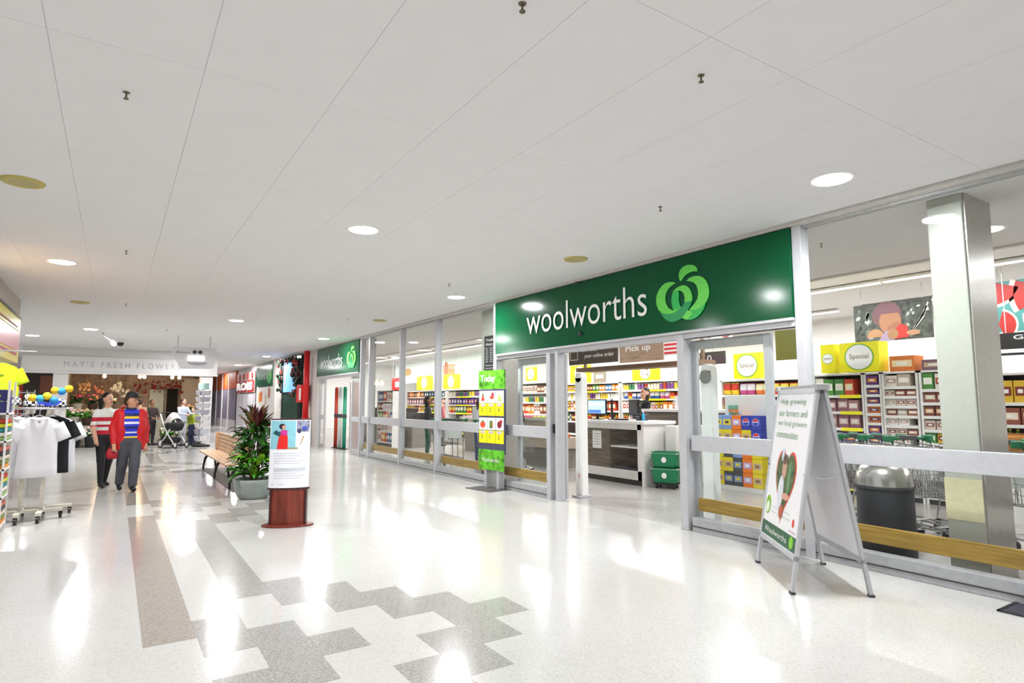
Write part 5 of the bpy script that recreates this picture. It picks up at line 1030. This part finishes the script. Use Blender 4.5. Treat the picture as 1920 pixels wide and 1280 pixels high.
# photo poster of a child eating melon, and the teal melon poster
def poster(name, label, X, y1, y0, z0, z1):
    t = thing(name, label, 'poster', (X, y1, z0))
    for y in (.15, y0-y1-.15): G().cyl((.015, y, z1-z0), (.015, y, 3.72-z0), .006, n=6).obj('hanger', ALU, t)
    b = G().box(0, 0, 0, .03, y0-y1, z1-z0); return t, b
t, b = poster('photo_poster', 'large photo poster of a child in a sun hat eating melon, high in the shop', 12.4, 5.1, 6.5, 2.68, 3.42)
b = b.obj('poster_board', M('foliage_photo', '#363a33', .6, 0, .95, 11), t); o = Vector((0, 1.4, 0))
for c, p, d in (('#573838', ell(.62,.5,.27,.26), .004), ('#8a5c3e', ell(.68,.36,.2,.24), .006), ('#7d5038', ell(.78,.18,.16,.16), .007), ('#936a4a', ell(.4,.08,.16,.16,24,0,PI), .006), ('#857486', [(.45,0),(.75,0),(.66,.2),(.58,.18)], .008), ('#b01c12', [(.74,.02),(1.0,.04),(.98,.26),(.85,.3),(.76,.2)], .01), ('#86603f', ell(.72,.12,.1,.1), .012), ('#946f50', ell(1.08,.12,.12,.05), .012), ('#5e363e', [(.38,.52),(.5,.72),(.8,.7),(.9,.52)], .007)):
    patch('photo_shape', C(c), b, o, NX, p, d)
rq = random.Random(21)
for k in range(46):
    x = rq.uniform(0, .36) if k % 2 else rq.uniform(.95, 1.36); y = rq.uniform(.03, .7); a = rq.uniform(.3, 1.2); L_ = rq.uniform(.05, .16); w_ = rq.uniform(.01, .03); cx, sy = math.cos(a)*L_, math.sin(a)*L_
    if x+cx < 1.38 and y+sy < .72: patch('photo_leaf', C(rq.choice(('#23281f', '#3a4436', '#8f948c', '#b9bcb2', '#1a1c18', '#5d6458'))), b, o, NX, [(x, y), (x+cx*.5-w_, y+sy*.5+w_), (x+cx, y+sy), (x+cx*.5+w_, y+sy*.5-w_)], .003)
for k in range(5): patch('photo_streak', C('#c9c4ba'), b, o, NX, [(1.0+.06*k,.1+.08*k),(1.02+.06*k,.08+.08*k),(1.28+.02*k,.4+.06*k),(1.26+.02*k,.42+.06*k)], .004)
t, b = poster('melon_poster', 'teal poster with red watermelon slices at the right edge', 12.3, 2.6, 4.2, 2.66, 3.5); b = b.obj('poster_board', C('#3f7d7a'), t); o = Vector((0, 1.6, 0))
def slice_(cx, cy, r, a0, a1):
    patch('melon_rind', C('#e9dcc0'), b, o, NX, [(cx, cy)]+ell(cx, cy, r*1.12, r*1.12, 14, a0, a1), .004); patch('melon_flesh', C('#9c1f1a'), b, o, NX, [(cx, cy)]+ell(cx, cy, r, r, 14, a0, a1), .006)
slice_(.05, .86, .4, -1.6, -.35); slice_(.12, .12, .24, -1.2, 1.3); slice_(.95, .6, .6, 2.75, 3.6); slice_(1.4, .2, .3, 1., 2.6)
text('Colesummer'[5:], WPLAS, b, (-.0, 1.15, .1), NX[0], NX[1], .7, .18, .006)
t = thing('aisle_sign', 'black aisle sign with white lettering below the teal melon poster', 'sign', (12.0, 2.6, 2.35)); b = G().box(0,0,0,.03,1.45,.26).obj('sign_board', BLACK, t); text('Groceries', WPLAS, b, (0,1.2,.15), NX[0], NX[1], .8, .07); text('Pasta and rice', WPLAS, b, (0,.95,.04), NX[0], NX[1], .7, .05); G().box(0,0,-.1,.02,1.45,-.06).obj('lower_slat', BLACK, t)
for y in (.1, 1.3): G().cyl((.015,y,.26),(.015,y,1.35),.006,n=6).obj('hanger', ALU, t)
t = thing('olive_panel', 'olive green hanging panel seen through the right sidelight', 'panel', (9.0, 5.5, 2.18)); G().box(0,0,0,.04,.5,.48).obj('panel_face', C('#6b6a22'), t); G().cyl((.02,.1,.48),(.02,.1,1.54),.006,n=6).obj('hanger', ALU, t); G().cyl((.02,.4,.48),(.02,.4,1.54),.006,n=6).obj('hanger', ALU, t)
# ---- soft drink cartons behind the right door
CART = {'lb': ('#7f9ad0', '#e8d030', '#3a3a4a'), 'or': ('#f07a1a', '#c8b0d8', '#f2f0f8'), 'bl': ('#2a3aa8', '#5a6ad8', '#e8e8f4'), 'ye': ('#e8d024', '#c8a890', '#8a6a3a'), 'dk': ('#4a4a4c', '#8aa0c8', '#e8d030')}
cme2 = {k: pbox(.185, .3, .235, *v) for k, v in CART.items()}
nmz = {'lb': 'light blue and yellow', 'or': 'orange', 'bl': 'deep blue', 'ye': 'yellow', 'dk': 'dark grey and blue'}
rows = [['ye','ye','dk','or','ye'], ['ye','dk','dk','or','ye'], ['ye','dk','lb','or','ye'], ['ye','ye','or','ye','bl'], ['ye','lb','or','bl','bl'], ]
rows = [['ye','dk','dk','or','ye'], ['ye','ye','dk','or','ye'], ['ye','dk','lb','or','ye'], ['ye','ye','or','ye','bl'], ['lb','lb','or','bl','bl']]
for i, row in enumerate(rows):
    for j, k in enumerate(row):
        t = thing('drink_carton', '%s drink carton, %s from the left, %s layer of the stack' % (nmz[k], ('first', 'second', 'third', 'fourth', 'fifth')[j], ORD[i] if i < 4 else 'topmost'), 'carton', (9.0, 7.28-.19*j, .08+.24*i), -PI/2); link('carton_body', cme2[k], t)
        if k == 'bl':
            for c, p, d in (('#e8e8f4', ell(0,0,.06,.06,20), .006), ('#d0202a', ell(0,.0,.055,.055,14,.15,PI-.1), .008), ('#1f3fb0', ell(0,0,.055,.055,14,PI+.15,2*PI-.1), .008)): patch('round_emblem', C(c), t, Vector((.095,0,.13)), NY, p, d)
t = thing('pallet_base', 'low white plinth under the drink cartons', 'plinth', (9.0, 6.32, 0)); G().box(-.0,0,0,.4,.98,.078).obj('plinth_body', SHW, t)
tag(G().box(9.31, 6.33, 0, 9.33, 7.27, 1.62).obj('display_backboard', SHW), 'white backboard behind the drink cartons', 'board')
t = thing('green_bucket', 'mint green tub standing on the drink cartons', 'tub', (9.12, 6.95, 1.285)); G().lathe([(0,0),(.075,0),(.085,.16),(.09,.17),(0,.17)], 16).obj('tub_body', C('#7fc4ae'), t, True); G().lathe([(.082,.04),(.086,.1)], 16).obj('tub_label', C('#c8905a'), t, True)
shelf('display_shelf', 'shelf of bagged snacks behind the drink cartons', (10.5, 8.3, 0), 1.9, 1.95, [.12, .55, .95, 1.35, 1.65], 'snack shelf behind the cartons', [PP, PB['mix'], PP, PP, PP], seed=9)
yellowbox('special_sign', 'yellow sign with a white oval above the snack shelf behind the right door', (10.45, 7.92, 1.97), .62, .5, .2, 'Special')
t = thing('number_sign', 'dark hanging sign with the number 10 behind the right door', 'sign', (11.2, 8.7, 2.35)); b = G().box(0,0,0,.03,.7,.28).obj('sign_board', DARK, t); text('10', WPLAS, b, (0,.58,.06), NX[0], NX[1], .22, .15); G().cyl((.015,.35,.28),(.015,.35,1.37),.006,n=6).obj('hanger', ALU, t)
t = thing('collage_panel', 'collage of white and red pictures hung high behind the right door', 'panel', (10.8, 8.2, 2.85)); b = G().box(0,0,0,.03,1.3,.3).obj('panel_face', C('#ded6d0'), t); G().cyl((.015,.65,.3),(.015,.65,.87),.006,n=6).obj('hanger', ALU, t)
for k, (x, y, c) in enumerate(((.15,.1,'#8ab8a8'),(.4,.14,'#d84a3a'),(.7,.12,'#6a5a6a'),(.95,.18,'#c8b8b0'),(1.15,.1,'#8a4a4a'))): patch('picture', C(c), b, Vector((0,1.3,0)), NX, ell(x, y, .13, .08, 12), .004)
# ---- till counters in the doorway
WD = wood('counter_woodgrain', '#5a5044', '#82786a', .5, 'X', 2.0); CW = M('counter_white', '#e8e5e2', .4, 0, .02)
def counter():
    t = thing('till_counter', 'white till counter with dark woodgrain panel and open shelf, facing the doorway', 'counter', (8.0, 9.7, 0), -PI/2); W = 1.62
    G().box(-.02, -.03, 1.1, W+.1, .8, 1.16).obj('worktop', CW, t, bevel=.008)
    G().box(0, 0, .1, W, .03, .26).obj('lower_rail', CW, t); G().box(0, 0, 1.0, W, .03, 1.1).obj('upper_rail', CW, t); G().box(0, .06, 0, W, .75, .1).obj('toe_kick', M('toe_dark', '#4a4642', .6), t)
    for x in (0, W-.1): G().box(x, 0, .1, x+.1, .03, 1.1).obj('stile', CW, t)
    p = G().box(.1, .01, .26, .72, .03, 1.0).obj('wood_panel', WD, t); patch('paper_notice', WPLAS, p, Vector((.4, .01, .78)), NY, rect(-.13,-.17,.13,.17), .004)
    for k in range(5): patch('notice_line', C('#9a9a9a'), p, Vector((.4, .01, .88-.05*k)), NY, rect(-.09,0,.09-.02*(k % 2),.012), .006)
    G().box(.72, .0, .26, .78, .03, 1.0).obj('stile', WD, t)
    G().box(.78, .5, .26, W-.1, .53, 1.0).obj('recess_back', WD, t); G().box(.78, .02, .66, W-.1, .5, .69).obj('inner_shelf', CW, t); G().box(.78, .02, .26, W-.1, .5, .29).obj('inner_floor', DARK, t)
    G().box(W, 0, 0, W+.06, .78, 1.1).obj('end_panel', CW, t); G().box(0, .72, .1, W, .75, 1.1).obj('rear_panel', WD, t); G().box(1.25,.3,.3,1.42,.48,.62).obj('stored_bin', C('#5a5a56'), t)
counter()
t = thing('divider_panels', 'white upright divider panels at the right end of the till counter', 'counter', (8.45, 7.85, 0)); 
for k in range(3): G().box(.02+.3*k, -.16-.02*k, 0, .26+.3*k, .1-.02*k, 1.08).obj('divider', CW, t, bevel=.012)
def tallcounter():
    t = thing('service_counter', 'taller white-topped woodgrain service counter behind the till counter', 'counter', (9.75, 9.75, 0), -PI/2); W = 2.3
    G().box(-.03, -.05, 1.3, W, .6, 1.36).obj('worktop', CW, t, bevel=.006); G().box(0, 0, 0, W, .03, 1.3).obj('front_panel', WD, t)
    for x in (1.0, 1.75): G().box(x, -.03, 0, x+.14, .0, 1.3).obj('white_post', CW, t)
    G().box(0, .03, 0, .03, .58, 1.3).obj('side_panel', WD, t); G().box(W-.03, .03, 0, W, .58, 1.3).obj('side_panel', WD, t)
tallcounter()
tag(G().box(9.85, 8.45, 1.362, 9.9, 8.95, 1.64).obj('counter_notice', WPLAS, None, bevel=.004), 'blank white notice standing on the service counter', 'sign')
def monitor(loc, rz, label, lit=True):
    t = thing('till_monitor', label, 'monitor', loc, rz); G().box(-.22,0,.1,.22,.04,.4).obj('casing', BLACK, t, bevel=.008)
    if lit:
        s = G().box(-.2,-.004,.12,.2,0,.38).obj('screen', M('screen_sky', '#bcd8ee', .3, 0, .1, 4, emit=.7), t); patch('screen_band', M('screen_blue_band', '#5a86d8', .3, emit=.5), s, Vector((0,-.004,.16)), NY, rect(-.19,-.03,.1,.03), .003)
        for k in range(4): patch('screen_icon', M('screen_icon_white', '#f4f8fc', .3, emit=.8), s, Vector((-.14+.09*k,-.004,.3)), NY, rect(-.03,-.03,.03,.03), .003)
    else: G().box(-.2,-.004,.12,.2,0,.38).obj('screen', M('screen_off', '#2a2c30', .15), t)
    G().cyl((0,.03,.0),(0,.03,.12),.03,n=10).obj('stem', BLACK, t); G().box(-.12,-.06,0,.12,.12,.015).obj('foot', BLACK, t, bevel=.004)
monitor((8.2, 9.52, 1.161), -1.25, 'till monitor with a lit blue screen on the near counter'); monitor((8.25, 9.15, 1.161), -2.3, 'black till monitor turned away on the near counter', False); monitor((8.66, 8.95, 1.161), -1.9, 'dark till monitor at the right end of the near counter', False)
t = thing('cash_keyboard', 'black till keyboard and card reader on the near counter', 'keyboard', (8.18, 8.68, 1.161), -1.4); G().box(-.2,-.08,0,.2,.08,.03).obj('keyboard_body', BLACK, t, bevel=.004); G().box(.22,-.06,0,.3,.06,.08).obj('card_reader', DARK, t, bevel=.008); G().box(.14,.1,.0,.34,.28,.12).obj('printer', DARK, t, bevel=.008)
tag(G().box(8.1, 8.35, 1.161, 8.14, 8.5, 1.19).obj('receipt_slip', WPLAS), 'small white slip holder at the edge of the near counter', 'paper holder')
t = thing('blue_bottle', 'small bright blue bottle on the near counter', 'bottle', (8.3, 8.32, 1.161)); G().lathe([(0,0),(.03,0),(.03,.1),(.012,.13),(.012,.15),(0,.15)], 12).obj('bottle_body', C('#2aa8d8', .25), t, True); G().cyl((0,0,.15),(0,0,.17),.014,n=8).obj('cap', WPLAS, t)
def basket(z, label, rz):
    t = thing('shopping_basket', label, 'basket', (8.25, 7.72, z), rz); GB = M('basket_green', '#0b7f4f', .4); B_ = []
    for zz, s in ((0,.8),(.04,.86),(.24,1.0),(.26,1.04),(.26,.97),(.05,.8)): B_.append([(.24*s*sx, .17*s*sy, zz) for sx, sy in ((-1,-.8),(-.85,-1),(.85,-1),(1,-.8),(1,.8),(.85,1),(-.85,1),(-1,.8))])
    G().rings(B_).obj('tub', GB, t, bevel=.005); G().tube([(-.24,0,.25),(-.24,-.16,.24),(.24,-.16,.24),(.24,0,.25)], .012, 6).obj('handle', ALU, t)
    patch('white_logo', WPLAS, t, Vector((0,-.165,.13)), NY, ell(0,0,.045,.05,14), .012)
t = thing('basket_trolley', 'small wheeled base under the green baskets', 'trolley', (8.25, 7.72, 0), -1.1); G().box(-.2,-.14,.07,.2,.14,.1).obj('base', BLACK, t)
for x in (-.15,.15):
    for y in (-.1,.1): G().cyl((x-.015,y,.037),(x+.015,y,.037),.035,n=12).obj('wheel', BLACK, t)
basket(.102, 'lower green shopping basket in the stack by the till counter', -1.1); basket(.372, 'upper green shopping basket in the stack by the till counter', -1.1)
# hanging department signs
t = thing('order_sign', 'dark hanging sign reading your online order over the tills', 'sign', (9.5, 10.3, 2.42)); b = G().box(0,0,0,.04,1.75,.5).obj('sign_board', M('sign_espresso', '#41372d', .6, 0, .1, 4), t); text('Collect', WPLAS, b, (0,1.3,.3), NX[0], NX[1], .6, .13); text('your online order', WPLAS, b, (0,1.15,.12), NX[0], NX[1], 1.05, .12); patch('outline_box', C('#cfc8bc'), b, Vector((0,1.5,.27)), NX, rect(-.2,-.16,.1,.16), .003); patch('outline_fill', MATS['sign_espresso'], b, Vector((0,1.5,.27)), NX, rect(-.18,-.14,.08,.14), .005)
t2 = thing('pickup_sign', 'weathered timber hanging sign reading Pick up over the tills', 'sign', (9.5, 8.92, 2.38)); b = G().box(0,0,0,.04,1.3,.5).obj('sign_board', wood('weathered_board', '#8a705c', '#b39a84', .7, 'Y', 3), t2); text('Pick up', WPLAS, b, (0,1.1,.2), NX[0], NX[1], .75, .17, bold=.01)
t3 = thing('striped_sign', 'red and white striped small sign right of the pick up sign', 'sign', (9.5, 8.5, 2.46)); G().box(0,0,0,.04,.4,.36).obj('sign_board', WPLAS, t3)
for k in range(4): G().box(-.006,.02,.03+.085*k,0,.38,.075+.085*k).obj('red_stripe', C('#c8242c'), t3)
for q, L_ in ((t, 1.75), (t2, 1.3), (t3, .4)):
    for y in (.1, L_-.1): G().cyl((.02,y,.36 if q == t3 else .5),(.02,y,3.72-q.location.z),.006,n=6).obj('hanger', ALU, q)
t = thing('timber_canopy', 'low brown timber canopy edge under the hanging till signs', 'canopy', (10.0, 8.4, 2.28)); G().box(0,0,0,.5,4.0,.1).obj('canopy_board', C('#6a5242'), t)
for y in (.1, 3.9): G().box(.2,y-.03,.1,.26,y+.03,1.44).obj('canopy_post', C('#6a5242'), t)
simple('till assistant with black hair in a black jacket behind the service counter', (10.55, 10.5, 0), -2.0, M('jacket_black', '#17171a', .8), LEGG, HB, SK2, 1.84, 'long', 'work', .018, .4)
# ---- long shelves at the rear of the doorway view
shelf('grocery_shelf', 'long colourful grocery rack seen through the open doorway, right half', (12.5, 13.4, 0), 2.9, 2.1, [.12, .5, .9, 1.25, 1.6, 1.85], 'right rear rack', [PB['mix'], PT, PBT, PB['mix'], PP, PT], seed=11, prods=2, ticket=(0, 1, .3, .6))
shelf('grocery_shelf', 'long colourful grocery rack seen through the open doorway, left half', (12.5, 16.6, 0), 3.1, 2.1, [.12, .5, .9, 1.25, 1.6, 1.85], 'left rear rack', [PP, PB['mix'], PBT, PB['mix'], PT, PB['mix']], seed=12, prods=2, ticket=(0, 1, .4, .7))
shelf('fridge_case', 'white chilled case of goods behind the left door', (12.5, 20.2, 0), 3.4, 2.2, [.2, .7, 1.1, 1.5, 1.85], 'white chilled case', [PB['pale'], PB['mauve'], PB['mix'], PT, PB['pale']], seed=13, prods=2, back=SHW)
yellowbox('half_price_sign', 'yellow half-price sign reading one half over the rear rack', (12.1, 12.52, 2.1), 1.0, .44, .06, '1/2', hang=True); yellowbox('round_yellow_sign', 'yellow sign behind the white security pedestal', (12.1, 15.3, 2.1), .96, .55, .06, '1/2', hang=True); yellowbox('round_yellow_sign', 'yellow sign partly hidden behind the left door', (12.1, 17.8, 2.25), .6, .46, .06, '1/2', hang=True)
for k, (y, z, w_, c) in enumerate(((14.2,2.2,.55,'#8a8078'),(13.2,2.15,.5,'#dcd8d2'),(13.7,2.16,.35,'#c9c6d0'),(16.4,2.3,.8,'#a09a94'),(11.2,2.2,.45,'#b8b0b4'))):
    t = thing('small_banner', ('grey', 'pale', 'lilac', 'taupe', 'mauve')[k]+' small banner standing on the rear racks', 'banner', (12.6, y, 2.105)); G().box(0,0,0,.03,w_,.36).obj('banner_face', C(c), t); patch('banner_print', C('#f4f2ee'), t, Vector((0,w_/2,.2)), NX, rect(-w_*.3,-.06,w_*.3,.05), .004)
# produce tables by the left door and the tall panes
FRU = [C('#c2305a', .45), C('#a8c23a', .45), C('#d8742a', .45), C('#b8242a', .45), C('#e0c84a', .45), C('#d8a0a8', .45)]
fme = [G().ball((0,0,.045), (.05,.05,.045), 8, 6).mesh('fruit', m, True) for m in FRU]
def produce(loc, W, label, cols, where, z=.85, n=(8, 4)):
    t = thing('produce_table', label, 'table', loc, -PI/2); G().box(0,0,z-.25,W,.7,z-.0).obj('crate', C('#b9aa98'), t, bevel=.006); G().box(.1,.1,.0,W-.1,.6,z-.25).obj('pedestal', C('#8c867e'), t); G().box(-.02,-.02,z-.02,W+.02,0,z+.05).obj('front_lip', C('#d8d4ce'), t)
    R = Matrix.Rotation(-PI/2, 3, 'Z')
    for i in range(n[0]):
        for j in range(n[1]):
            p = Vector(loc)+R @ Vector((.08+i*(W-.16)/(n[0]-1), .08+j*.15, z+.002+.0*j)); ci = cols[(i*len(cols))//n[0]]
            tag(link('fruit', fme[ci], None, loc=p), ('magenta', 'green', 'orange', 'red', 'yellow', 'pink')[ci]+' fruit, %s from the left, %s row, on the ' % (NTH[i], ('front', 'second', 'third', 'back')[j])+where, 'fruit', 'fruit on the '+where)
produce((9.3, 14.9, 0), 2.1, 'produce table with magenta and green fruit behind the left door', (0, 0, 1), 'table behind the left door', 1.05, (12, 4))
produce((9.3, 17.4, 0), 1.5, 'produce table of pink fruit behind the price stand', (5, 3), 'table behind the price stand', 1.0, (8, 4))
produce((8.4, 12.6, 0), 1.5, 'low produce table of yellow and orange fruit behind the tall panes', (4, 2), 'low table behind the tall panes', .7, (8, 3))
shelf('grocery_shelf', 'grocery rack behind the tall panes, right part', (12.5, 24.6, 0), 4.2, 2.05, [.2, .65, 1.05, 1.4, 1.75], 'pane rack, right part', [PB['mix'], PB['mauve'], PP, PB['purple'], PT], seed=14, prods=2, ticket=(0, 1, .2, .5), step=1.3)
shelf('grocery_shelf', 'grocery rack behind the tall panes, left part', (12.5, 29.2, 0), 4.4, 2.05, [.2, .65, 1.05, 1.4, 1.75], 'pane rack, left part', [PP, PB['purple'], PB['mix'], PB['mauve'], PB['mix']], seed=15, prods=2, ticket=(0, 1, .5, .9), step=1.4)
yellowbox('round_yellow_sign', 'right yellow sign with a white disc behind the tall panes', (12.1, 24.3, 2.08), 1.5, .62, .06, '1/2', hang=True); yellowbox('round_yellow_sign', 'left yellow sign with a white disc behind the tall panes', (12.1, 27.1, 2.08), 1.65, .65, .06, '1/2', hang=True)
t = thing('red_sign', 'red sign with a white block behind the tall panes', 'sign', (12.0, 28.4, 2.08)); b = G().box(0,0,0,.05,1.6,.66).obj('sign_board', C('#d8241f'), t); patch('white_block', WPLAS, b, Vector((0,.7,.33)), NX, rect(-.45,-.14,.45,.14), .004)
for y in (.1, 1.5): G().cyl((.02,y,.66),(.02,y,1.64),.006,n=6).obj('hanger', ALU, t)
t = thing('mint_banner', 'wide mint white banner with an orange bread picture high behind the tall panes', 'banner', (13.0, 22.5, 2.5)); [G().cyl((.02,y,1.1),(.02,y,1.22),.008,n=6).obj('hanger', ALU, t) for y in (.5, 5., 9.)]; b = G().box(0,0,0,.04,9.5,1.1).obj('banner_board', C('#dfeae4'), t); patch('bread_picture', C('#d89a6a'), b, Vector((0,3.0,.3)), NX, rect(-.6,-.3,.6,.45), .005); patch('bread_crust', C('#c27a48'), b, Vector((0,3.0,.5)), NX, ell(-.3,.1,.25,.3,14), .008); patch('wheat_picture', C('#c8a05a'), b, Vector((0,7.8,.6)), NX, ell(0,0,.5,.2,14), .005)
t = thing('menu_slats', 'grey slatted menu board high behind the tall panes', 'board', (12.9, 19.6, 2.5))
for k in range(5): G().box(0,0,.18*k,.04,2.4,.18*k+.1).obj('slat', C('#b9b4ac'), t)
for y in (.2, 2.2): G().box(.04,y-.02,0,.06,y+.02,1.22).obj('hanger', ALU, t)
for y, lb, w_ in ((18.9, 'left grey till counter behind the tall panes', 2.2), (22.0, 'far grey till counter behind the tall panes', 2.4)):
    t = thing('till_counter', lb, 'counter', (8.3, y+w_, 0), -PI/2); G().box(0,0,.0,w_,.7,.85).obj('carcass', C('#8a847c'), t); G().box(-.03,-.03,.85,w_+.03,.73,.9).obj('worktop', C('#3a3836'), t); G().box(.2,-.01,.15,.9,0,.7).obj('front_panel', C('#c9c4bc'), t); G().box(1.2,.2,.9,1.5,.5,1.3).obj('till_screen', BLACK, t); G().box(1.7,.1,.9,2.0,.4,1.15).obj('bag_stand', C('#2a2a2c'), t)
simple('shopper in dark clothes with a green bag by the left pane', (7.2, 15.35, 0), 1.2, M('coat_black', '#26222a', .8), M('trouser_green', '#1f5a44', .8), HB, SK3, 1.65, 'long', 'stand', .02)
simple('shopper in white behind the tall panes, centre', (8.0, 13.9, 0), 2.2, M('top_white', '#dcdfe4', .8), M('jeans', '#3a4a6a', .8), HBR, SK2, 1.62, 'pony', 'reach', .02)
simple('shopper in a black and white top beside the produce', (8.9, 13.6, 0), -.8, M('top_black', '#26262a', .8), M('trouser_purple', '#6a5a8a', .8), HB, SK2, 1.6, 'long', 'work', .02)
simple('shopper with pink top far inside the left pane', (9.5, 19.2, 0), 1.6, M('top_pink', '#d0707a', .8), M('jeans_dark', '#2c3448', .8), HBR, SK2, 1.66, 'short', 'stand', .022)
# second doorway: coloured mop poles
for k, (y, c, lb) in enumerate(((20.5, '#b03a20', 'red pole standing in the far doorway'), (20.05, '#c8cfc8', 'white pole standing in the far doorway'), (19.6, '#1f8a6a', 'green pole standing in the far doorway'))):
    t = thing('barrier_pole', lb, 'pole', (6.25, y, 0)); G().cyl((0,0,.02),(0,0,1.95),.06,n=14).obj('pole_shaft', C(c), t, True); G().lathe([(0,0),(.13,0),(.13,.02),(0,.03)], 18).obj('foot', BLACK, t); G().ball((0,0,1.95), .062, 12, 8).obj('cap', C(c), t, True)
    G().cyl((0,0,1.0),(0,0,1.12),.068,n=14).obj('dark_collar', DARK, t)
shelf('news_stand', 'tall stand of magazines inside the far doorway', (7.6, 20.3, 0), 1.4, 1.9, [.2, .55, .9, 1.25, 1.55], 'magazine stand', [PB['mix'], PB['pale']], seed=17, back=SHW)
tag(G().box(6.9, 20.95, 0, 7.3, 21.1, 2.2).obj('pink_banner', C('#e0c8c4')), 'tall pink banner at the far doorway jamb', 'banner')
# ---- litter bin behind the glass
t = thing('litter_bin', 'black litter bin with a domed stainless lid behind the glass', 'bin', (6.5, 3.2, 0)); G().lathe([(0,0),(.24,0),(.25,.02),(.25,.66),(.245,.68)], 36).obj('drum', M('bin_black', '#26272c', .55, 0, .03, 4), t, True); G().lathe([(.255,.66),(.255,.72),(.245,.8),(.2,.87),(.12,.905),(0,.915)], 36).obj('dome_lid', STEEL, t, True); G().lathe([(.258,.655),(.262,.67),(.258,.685)], 36).obj('lid_band', DARK, t, True)
# ---- shopping trolleys
def trolley_proto():
    t = thing('shopping_trolley', 'x', 'trolley', (0, 0, 0), 0, 'nested trolleys behind the right pane')
    w0, w1, z0, z1 = .2, .27, .45, .95; bw = .0035
    g = G()
    def q(u, v):   # basket side point: u 0..1 back->front along +y, v 0..1 bottom->top
        return (.0, -.38+.85*u-.0*v, z0+(z1-z0)*v-(.06*u*v))
    for s in (-1, 1):
        for i in range(10):
            u = i/9; a = q(u, 0); b = q(u, 1); g.cyl((s*w0, a[1], a[2]), (s*w1, b[1], b[2]), bw, n=4, caps=False)
        for j in range(6):
            v = j/5; x = s*(w0+(w1-w0)*v); a = q(0, v); b = q(1, v); g.cyl((x, a[1], a[2]), (x*.85, b[1], b[2]), bw*(2 if j in (0, 5) else 1), n=4, caps=False)
    for i in range(9):
        x = -w0+2*w0*i/8; g.cyl((x, -.38, z0), (x*.85, .47, z0), bw, n=4, caps=False); g.cyl((x*.85, .47, z0), (x*1.15, .47, z1-.06), bw, n=4, caps=False); g.cyl((x, -.38, z0), (x*1.3, -.38, z1-.1), bw, n=4, caps=False)
    for j in range(5):
        z = z0+(z1-z0-.06)*j/4; g.cyl((-w0*.9, .47, z), (w0*.9, .47, z), bw, n=4, caps=False); y = -.38+.85*j/4; g.cyl((-w0, y, z0), (w0, y, z0), bw, n=4, caps=False)
    g.obj('wire_basket', CHROME, t)
    for s in (-1, 1): G().tube([(s*.25,-.5,1.0),(s*.25,-.4,.85),(s*.22,-.36,.42),(s*.22,-.42,.16),(s*.2,.42,.14)], .012, 6).obj('frame_tube', CHROME, t, True)
    hd = G().cyl((-.26,-.52,1.0),(.26,-.52,1.0),.018,n=10).obj('handle', M('trolley_green', '#0a6b3f', .4), t, True)
    for s in (-1, 1): G().box(s*.26-.03,-.57,.965,s*.26+.03,-.46,1.035).obj('handle_end', MATS['trolley_green'], t, bevel=.012)
    G().box(-.12,-.56,.985,.12,-.5,1.03).obj('coin_lock', DARK, t, bevel=.006)
    G().box(-.19,-.36,.6,.19,-.345,.9).obj('child_flap', M('flap_white', '#e2e6e2', .5), t)
    G().tube([(-.2,.42,.14),(.2,.42,.14)], .012, 6).obj('cross_bar', CHROME, t); G().tube([(-.22,-.42,.16),(.22,-.42,.16)], .012, 6).obj('cross_bar', CHROME, t)
    for s in (-1, 1):
        for y in (-.4, .4): k = G(); k.cyl((s*.21-.014,y,.06),(s*.21+.014,y,.06),.055,n=14); k.box(s*.21-.02,y-.015,.06,s*.21+.02,y+.015,.15); k.obj('castor', BLACK, t)
    return t
tp = trolley_proto(); tp.scale = (1.06, 1.06, 1.08)
seq = [(7.65, 3.05+.29*k, PI/2*0+PI) for k in range(6)]
od = ('nearest', 'second', 'third', 'fourth', 'fifth', 'farthest')
for k, (x, y, rz) in enumerate(seq):
    lb = od[k]+' trolley from the column in the nested row behind the right pane'
    if k == 0: tp.location = (x, y, 0); tp.rotation_euler = (0, 0, rz-.35); tp['label'] = lb
    else: dup(tp, (x, y, 0), rz-.35, lb)
for k in range(5): dup(tp, (7.6, 1.0+.27*k, 0), PI-.35, ('first', 'second', 'third', 'fourth', 'fifth')[k]+' trolley from the right in the row right of the glass column', 'trolleys right of the glass column')
t = thing('cane_basket', 'round orange cane basket right of the glass column', 'basket', (9.6, 3.1, 0)); G().lathe([(0,.9),(.3,.9),(.36,1.05),(.38,1.1),(.3,1.06),(0,1.05)], 24).obj('cane_bowl', C('#c07a2a'), t, True); G().cyl((0,0,0),(0,0,.9),.15,n=14).obj('pedestal', SHW, t)
for k in range(4): dup(tp, (7.15, 10.95+.28*k, 0), PI-.2, ('first', 'second', 'third', 'fourth')[k]+' trolley from the price stand, low behind the tall panes', 'trolleys behind the tall panes')
for k in range(3): dup(tp, (7.0, 13.6+.28*k, 0), -.3, ('first', 'second', 'third')[k]+' trolley of the row behind the middle tall pane', 'trolleys behind the middle tall pane')
